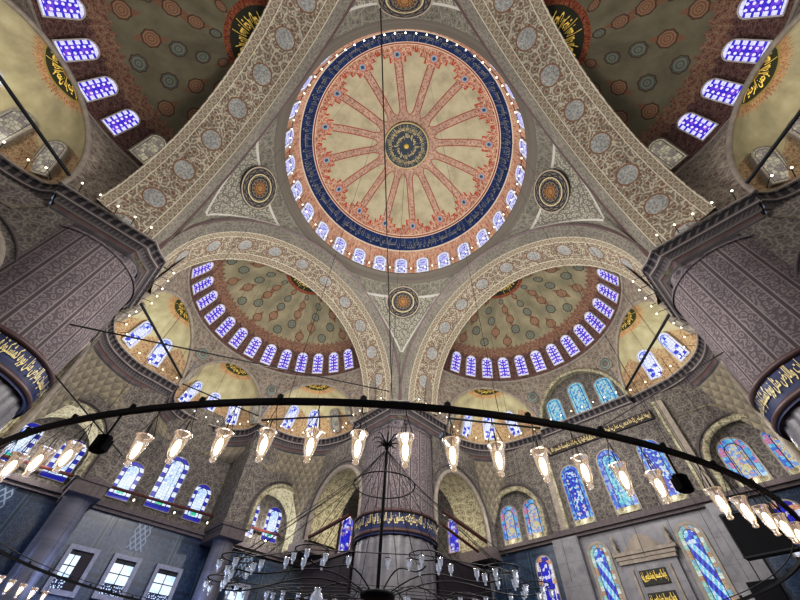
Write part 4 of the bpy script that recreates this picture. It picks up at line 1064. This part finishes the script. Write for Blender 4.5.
def lamp_meshes():
    # flared cup, narrowing to a foot with a knob
    prof = [(.062, .155), (.098, .150), (.092, .138), (.076, .12), (.073, .07), (.066, .01), (.052, -.06), (.036, -.105), (.024, -.118), (.030, -.130), (.034, -.147), (.028, -.162), (.0, -.170)]
    g = MB().lathe(prof, n=20).mesh('glass_cup', LAMPG)
    b = MB().lathe([(0, -.095), (.018, -.085), (.032, -.04), (.037, .01), (.033, .05), (.02, .08), (0, .09)], n=14).mesh('bulb', BULB)
    c = MB(); c.tube([(0, 0, .1), (0, 0, .3)], .006, 5)
    for k in range(3): c.tube([(.09*cos(2*pi*k/3), .09*sin(2*pi*k/3), .15), (0, 0, .42)], .004, 4)
    c.tube([(0, 0, .42), (0, 0, .56)], .006, 5)
    return g, b, c.mesh('hanger', IRON)
LG, LB, LW = lamp_meshes()
def sp_pos(a): return Vector((RR*cos(a), RR*sin(a), rz(a)))
angs = [RAD(-130.6 + 2.765*k) for k in range(-15, 15)] + [RAD(142.6 - 2.9*k) for k in range(-3, 4)]
skip = []
lamps = [a for a in angs if abs(math.degrees(a)+149.9) > 1.0 and abs(math.degrees(a)+111.3) > 1.3]
near = sorted([a for a in lamps if a < 0])
mid = min(range(len(near)), key=lambda i: abs(math.degrees(near[i])+130.6))
for a in lamps:
    p = sp_pos(a); tilt = random.uniform(-.03, .03)
    r = empty('glass_lamp', (p.x, p.y, p.z-.515), random.uniform(0, 6.28))
    if a < 0:
        d = near.index(a)-mid
        lab = 'lit glass lamp on the big ring, directly before the middle pillar' if d == 0 else 'lit glass ring lamp, %s %s of the one before the middle pillar' % (ordn(abs(d)-1), 'left' if d < 0 else 'right')
    else: lab = 'lit glass lamp on the far side of the ring, lower left corner'
    tag(r, lab, 'lamp', 'lit glass lamps on the big ring')
    inst('glass_cup', LG, None, r); inst('bulb', LB, None, r); inst('hanger', LW, None, r)
# loudspeakers clamped under the ring
def speaker(a, label, s=1.0):
    p = sp_pos(a); r = empty('loudspeaker', (p.x, p.y, p.z-.40), a+pi/2); tag(r, label, 'loudspeaker')
    mb = MB(); w, h, d = .12*s, .13*s, .10*s
    P = []
    for z, k in ((-h, .86), (-h*.9, 1), (h*.9, 1), (h, .86)): P.append([(w*k*cos(t)*1.15, d*k*sin(t)*1.15, z) for t in [pi/8+pi/4*i for i in range(9)]])
    mb.grid(P, None, smooth=False); mb.poly(P[0][:-1]); mb.poly(P[-1][:-1]); mb.build('speaker_cabinet', BLACKP, r)
    g = MB(); g.box((0, d*1.09, 0), (w*1.5, .012, h*1.5)); g.build('speaker_grille', flat('speaker_grille_metal', C(44, 44, 52), .5), r)
    g = MB(); g.tube([(0, 0, h), (0, 0, .36)], .014, 6); g.tube([(-w*.9, 0, h), (w*.9, 0, h)], .012, 6); g.build('speaker_hanger', IRON, r)
speaker(RAD(-150.4), 'black loudspeaker hanging from the ring in front of the left wall', .66)
speaker(RAD(-111.6), 'black loudspeaker hanging from the ring before the mihrab wall window', .66)
# big black acoustic panel hung near the mihrab wall
pb = empty('black_panel', (20.5, -7.75, 7.65)); tag(pb, 'large black hanging panel box behind the lamps, lower right', 'panel')
pb.rotation_euler = (0, RAD(0), RAD(-6))
mb = MB(); mb.box((0, 0, 0), (.35, 2.4, 2.2)); mb.build('panel_body', BLACKP, pb)
mb = MB()
for s in (-1, 1): mb.box((-.19, s*1.2, 0), (.04, .08, 2.1)); mb.box((-.19, 0, s*1.01), (.04, 2.5, .08))
mb.build('panel_frame', IRON, pb)
mb = MB()
for s in (-1, 1): mb.tube([(0, s*1.0, 1.05), (0, s*1.0, 12)], .02, 5)
mb.build('hanging_wire', CABLE, pb)
pb = empty('black_panel', (21.5, -6.5, 5.2)); tag(pb, 'smaller black box under the large panel, near the striped window', 'panel')
mb = MB(); mb.box((0, 0, 0), (.5, 1.3, 1.2)); mb.build('panel_body', BLACKP, pb)
mb = MB(); mb.tube([(0, 0, .6), (0, 0, 2.5)], .03, 5); mb.build('hanging_wire', CABLE, pb)

# ------------------------------------------------------------------ inner chandelier with pole, finial, arms and clear lamps
ch = empty('chandelier', (0, 0, 2.45)); tag(ch, 'black iron chandelier with tall pole, spiky finial and radiating cables', 'chandelier')
Z0 = 2.45
mb = MB(); mb.tube([(0, 0, 0), (0, 0, 4.5)], .055, 8); mb.build('pole', IRON, ch)
mb = MB(); mb.tube([(0, 0, 4.6), (0, 0, HR+AZ-Z0-.8)], .012, 5); mb.build('suspension_wire', CABLE, ch)
mb = MB(); mb.lathe([(0, 4.4), (.07, 4.45), (.09, 4.55), (.05, 4.65), (.03, 4.9), (0, 4.95)], n=12)
for i in range(14):
    a = 2*pi*i/14; d = .62 if i % 2 else .48; h = .42 if i % 2 else .18
    pts = [(d*t*cos(a), d*t*sin(a), 4.5+h*sin(t*pi*.78)*1.2) for t in (0, .25, .5, .75, 1)]
    mb.tube(pts, [.03, .03, .026, .02, .012], 6)
mb.build('finial', IRON, ch)
mb = MB(); mb.tube([(1.08*cos(2*pi*i/48), 1.08*sin(2*pi*i/48), 3.12) for i in range(49)], .022, 6, caps=False); mb.build('hoop', IRON, ch)
mb = MB(); mb.lathe([(0, -.10), (.3, -.08), (.5, 0), (.52, .10), (.3, .16), (0, .18)], n=24); mb.build('hub', IRON, ch)
axf = Vector((8.743, 9.82, 0)).normalized(); axl = Vector((axf.y, -axf.x, 0))    # direction away from and across the viewpoint
def V(lat, fwd, z): return axl*lat + axf*fwd + Vector((0, 0, z-Z0))
sats = [(-3.75, -1.5, 2.85), (-1.85, -1.6, 3.1), (1.25, -1.6, 3.12), (3.3, -1.5, 2.95), (-4.6, .3, 2.75), (4.9, .6, 3.1), (-3.0, 2.2, 2.95), (2.9, 2.2, 3.05), (-1.2, 3.2, 3.0), (1.3, 3.2, 3.0)]
for i, (la, fo, z) in enumerate(sats):
    e = V(la, fo, z); a = atan2(e.y, e.x)
    for da in (-.13, .13):
        b = MB(); b.tube([Vector((.08*cos(a+da), .08*sin(a+da), 4.38)), Vector((1.08*cos(a+da), 1.08*sin(a+da), 3.12)), e + Vector((-sin(a), cos(a), 0))*(da*4)], .010, 5); b.build('stay_cable', CABLE, ch)
rim = [0, 1, 2, 3, 5, 7, 9, 8, 6, 4, 0]
mb = MB()
mb.tube([V(*sats[i]) for i in rim], .014, 5, caps=False); mb.build('outer_wire', IRON, ch)
for q in range(5):
    mb = MB(); mb.tube([V((2.2+.45*q)*cos(2*pi*i/24+.1), 1.4+(.4+.25*q)*sin(2*pi*i/24+.1), 2.62+.03*q) for i in range(25)], .010, 5, caps=False); mb.build('inner_wire', IRON, ch)
# clear glass goblet lamps
def goblet():
    g = MB().lathe([(.085, .17), (.09, .165), (.07, .10), (.075, .02), (.062, -.06), (.03, -.10), (.022, -.13), (.036, -.15), (.03, -.175), (0, -.185)], n=14).mesh('glass_cup', CLEARG)
    h = MB(); h.tube([(0, 0, .08), (0, 0, .34)], .008, 5); h.lathe([(.088, .17), (.094, .18), (.088, .19)], n=14)
    return g, h.mesh('hanger', IRON)
GG, GH = goblet()
nl = 0
def clear_lamp(p, label, s=.72):
    r = empty('clear_lamp', p + Vector((0, 0, Z0-.33*s))); r.scale = (s*1.3, s*1.3, s); tag(r, label, 'lamp', 'clear unlit lamps of the chandelier')
    inst('glass_cup', GG, None, r); inst('hanger', GH, None, r)
for si, (la, fo, z) in enumerate(sats):
    c = V(la, fo, z); rr = .45
    arm = MB(); c2 = c*.0 + Vector((c.x*.1, c.y*.1, .1))
    arm.tube([c2.lerp(c, t) + Vector((0, 0, .25*sin(t*pi*1.6))) for t in [j/10 for j in range(11)]], .02, 6)
    arm.tube([c + Vector((rr*cos(2*pi*j/24), rr*sin(2*pi*j/24), .0)) for j in range(25)], .016, 6, caps=False); arm.build('satellite_arm', IRON, ch)
    where = 'on the left' if la < -1 else 'on the right' if la > 1 else 'near the pole'
    for j in range(5):
        a = 2*pi*(j+.3)/5 + si
        clear_lamp(c + Vector((rr*cos(a), rr*sin(a), 0)), 'small unlit clear glass lamp on a chandelier satellite hoop %s' % where)
for i in range(10):
    for t in (.33, .67): clear_lamp(V(*sats[rim[i]]).lerp(V(*sats[rim[i+1]]), t), 'small unlit clear glass lamp on the outer wire of the chandelier')
for la, fo, z, t in ((-1.75, .2, 2.75, 'left'), (.85, .0, 2.62, 'right')):
    r = empty('glass_globe', V(la, fo, z) + Vector((0, 0, Z0-.35))); tag(r, 'larger round clear glass globe hanging under the chandelier, %s of its pole' % t, 'lamp')
    MB().lathe([(.10, .24), (.115, .22), (.09, .17), (.16, .10), (.19, 0), (.16, -.1), (.08, -.17), (.03, -.2), (.04, -.23), (0, -.25)], n=20).build('glass_cup', CLEARG, r)
    m = MB(); m.tube([(0, 0, .1), (0, 0, .36)], .01, 5); m.build('hanger', IRON, r)

# ------------------------------------------------------------------ suspension wires down to the ring, and ring struts
for i in range(26):
    a = RAD(-166 + i*13.846); p = sp_pos(a)
    top = Vector((p.x*.97, p.y*.97, 0)); top.z = HR + AZ*(max(0, 1-(hypot(top.x, top.y)/AX)**2.5))**.4
    rod('suspension_wire', [(p.x, p.y, p.z+.05), top], .0035, CABLE, 'thin dark wire from the central dome down to the big lamp ring', 'wire', 'wires holding the big ring', 5)
for k, (x, y) in enumerate([(sx*4.6+dx, 19.4+dy) for sx in (-1, 1) for dx, dy in ((0, 0), (1.6, -1.5), (-1.7, 1.0))]):
    for s in (0, 1):
        X, Y = (x, y) if s == 0 else (y, x); zt = SH + SZ*sqrt(max(.02, 1-((x/SR)**2+((y-SA)/SR)**2)))
        rod('suspension_wire', [(X*.93, Y*.93, 6.5), (X, Y, zt)], .011, CABLE, 'thin dark wire hanging from the %s semi-dome' % SIDE[s], 'wire', 'wires hanging from the %s semi-dome' % SIDE[s], 5)

# ------------------------------------------------------------------ light
def lamp(kind, loc, power, col, size=.5, rot=None, name='fill'):
    l = bpy.data.lights.new(name, kind); l.energy = power; l.color = col
    if kind == 'POINT': l.shadow_soft_size = size
    if kind == 'AREA': l.size = size
    o = bpy.data.objects.new(name, l); o.location = loc
    if rot: o.rotation_euler = rot
    return put(o)
WARM = (1, .91, .75); NEU = (1, .965, .93); COOL = (.72, .82, 1)
for x, y, z, e in ((-4, 7, 15, 1300), (7, -4, 15, 1300), (5, 5, 13, 2200), (-2, -2, 19, 2200)): lamp('POINT', (x, y, z), e, NEU, 2.0, name='hall_fill')  # large soft fill lamps added for ambient level, no fixtures
lamp('POINT', (19, 19, 15), 420, NEU, .8, name='corner_bay_fill')  # unseen lamp added to brighten the bay behind the arch
lamp('POINT', (2.5, 2.5, 28.5), 3600, NEU, 2.0, name='dome_fill')  # added fill under the dome, no fixture here
for k in range(4):
    f = rotf(k); lamp('POINT', f(0, 15.5, 17), 3600 if k < 2 else 1500, NEU, 1.5, name='semi_dome_fill')  # added fill in each semi-dome zone, stronger on the far half
    for p, w in ((EX_R, 0), (EX_L, 1)) + (((EX_M, 2),) if k != 1 else ()):
        m = (p[0]+p[-1])/2; c = m.lerp(p[len(p)//2], .3)
        if k < 2 or w != 1: lamp('POINT', f(c.x, c.y, HC+1.0), 240, WARM, .3, name='exedra_light')
for s in (1, -1):
    for k in (0, 1):
        f = rotf(k); lamp('POINT', f(s*9.7, 27.6 if k == 0 else 23.4, 12.6), 600 if k == 0 else 150, NEU, .3, name='recess_fill'); lamp('POINT', f(s*14.5, 20.5, 11.8), 330, WARM, .4, name='arch_fill')  # unseen fill lamps added to brighten recess and side arch soffits
for y in (2.95, -.65, -4.0, 10.3, 7.7, -8.95, -11.75): lamp('POINT', (XB-.35 if abs(y) < 5 else XB+.15, y, HL+.62), 9, WARM, .08, name='sill_light')
for x in (-10, -3, 3.5): lamp('POINT', (x, 25.5, 5), 300, (.36, .5, 1), 1.0, name='window_daylight')
for y in (-4.5, 3.0): lamp('POINT', (21.0, y, 6), 170, NEU, 1.0, name='mihrab_light')
w = bpy.data.worlds.new('world'); SC.world = w; w.use_nodes = True
w.node_tree.nodes['Background'].inputs[0].default_value = (.55, .7, 1, 1); w.node_tree.nodes['Background'].inputs[1].default_value = .35

# ------------------------------------------------------------------ camera (eye height, tilted far up)
F, PITCH, YAW, ROLL, CX, CY = 357.02, .8814, .04234, .0529, -8.743, -9.820
az = pi/4 + YAW
fw = Vector((cos(az)*cos(PITCH), sin(az)*cos(PITCH), sin(PITCH))); rt = Vector((sin(az), -cos(az), 0)); up = rt.cross(fw)
r2 = rt*cos(ROLL) + up*sin(ROLL); u2 = -rt*sin(ROLL) + up*cos(ROLL)
cam = bpy.data.cameras.new('camera'); cam.sensor_width = 36; cam.lens = F*36/800; cam.clip_end = 300; cam.clip_start = .05
co = bpy.data.objects.new('camera', cam); Mx = Matrix((r2, u2, -fw)).transposed().to_4x4(); Mx.translation = (CX, CY, 0); co.matrix_world = Mx
COL.objects.link(co); SC.camera = co
SC.view_settings.view_transform = 'Standard'; SC.view_settings.look = 'None'; SC.view_settings.exposure = 0.0
SC.view_settings.use_curve_mapping = True
_c = SC.view_settings.curve_mapping.curves[3]
for _p in ((.05, .036), (.2, .185), (.5, .56)): _c.points.new(*_p)
SC.view_settings.curve_mapping.update()
try:
    SC.cycles.max_bounces = 9; SC.cycles.diffuse_bounces = 3; SC.cycles.transparent_max_bounces = 6; SC.cycles.sample_clamp_indirect = 4; SC.cycles.caustics_reflective = False; SC.cycles.caustics_refractive = False
except Exception: pass
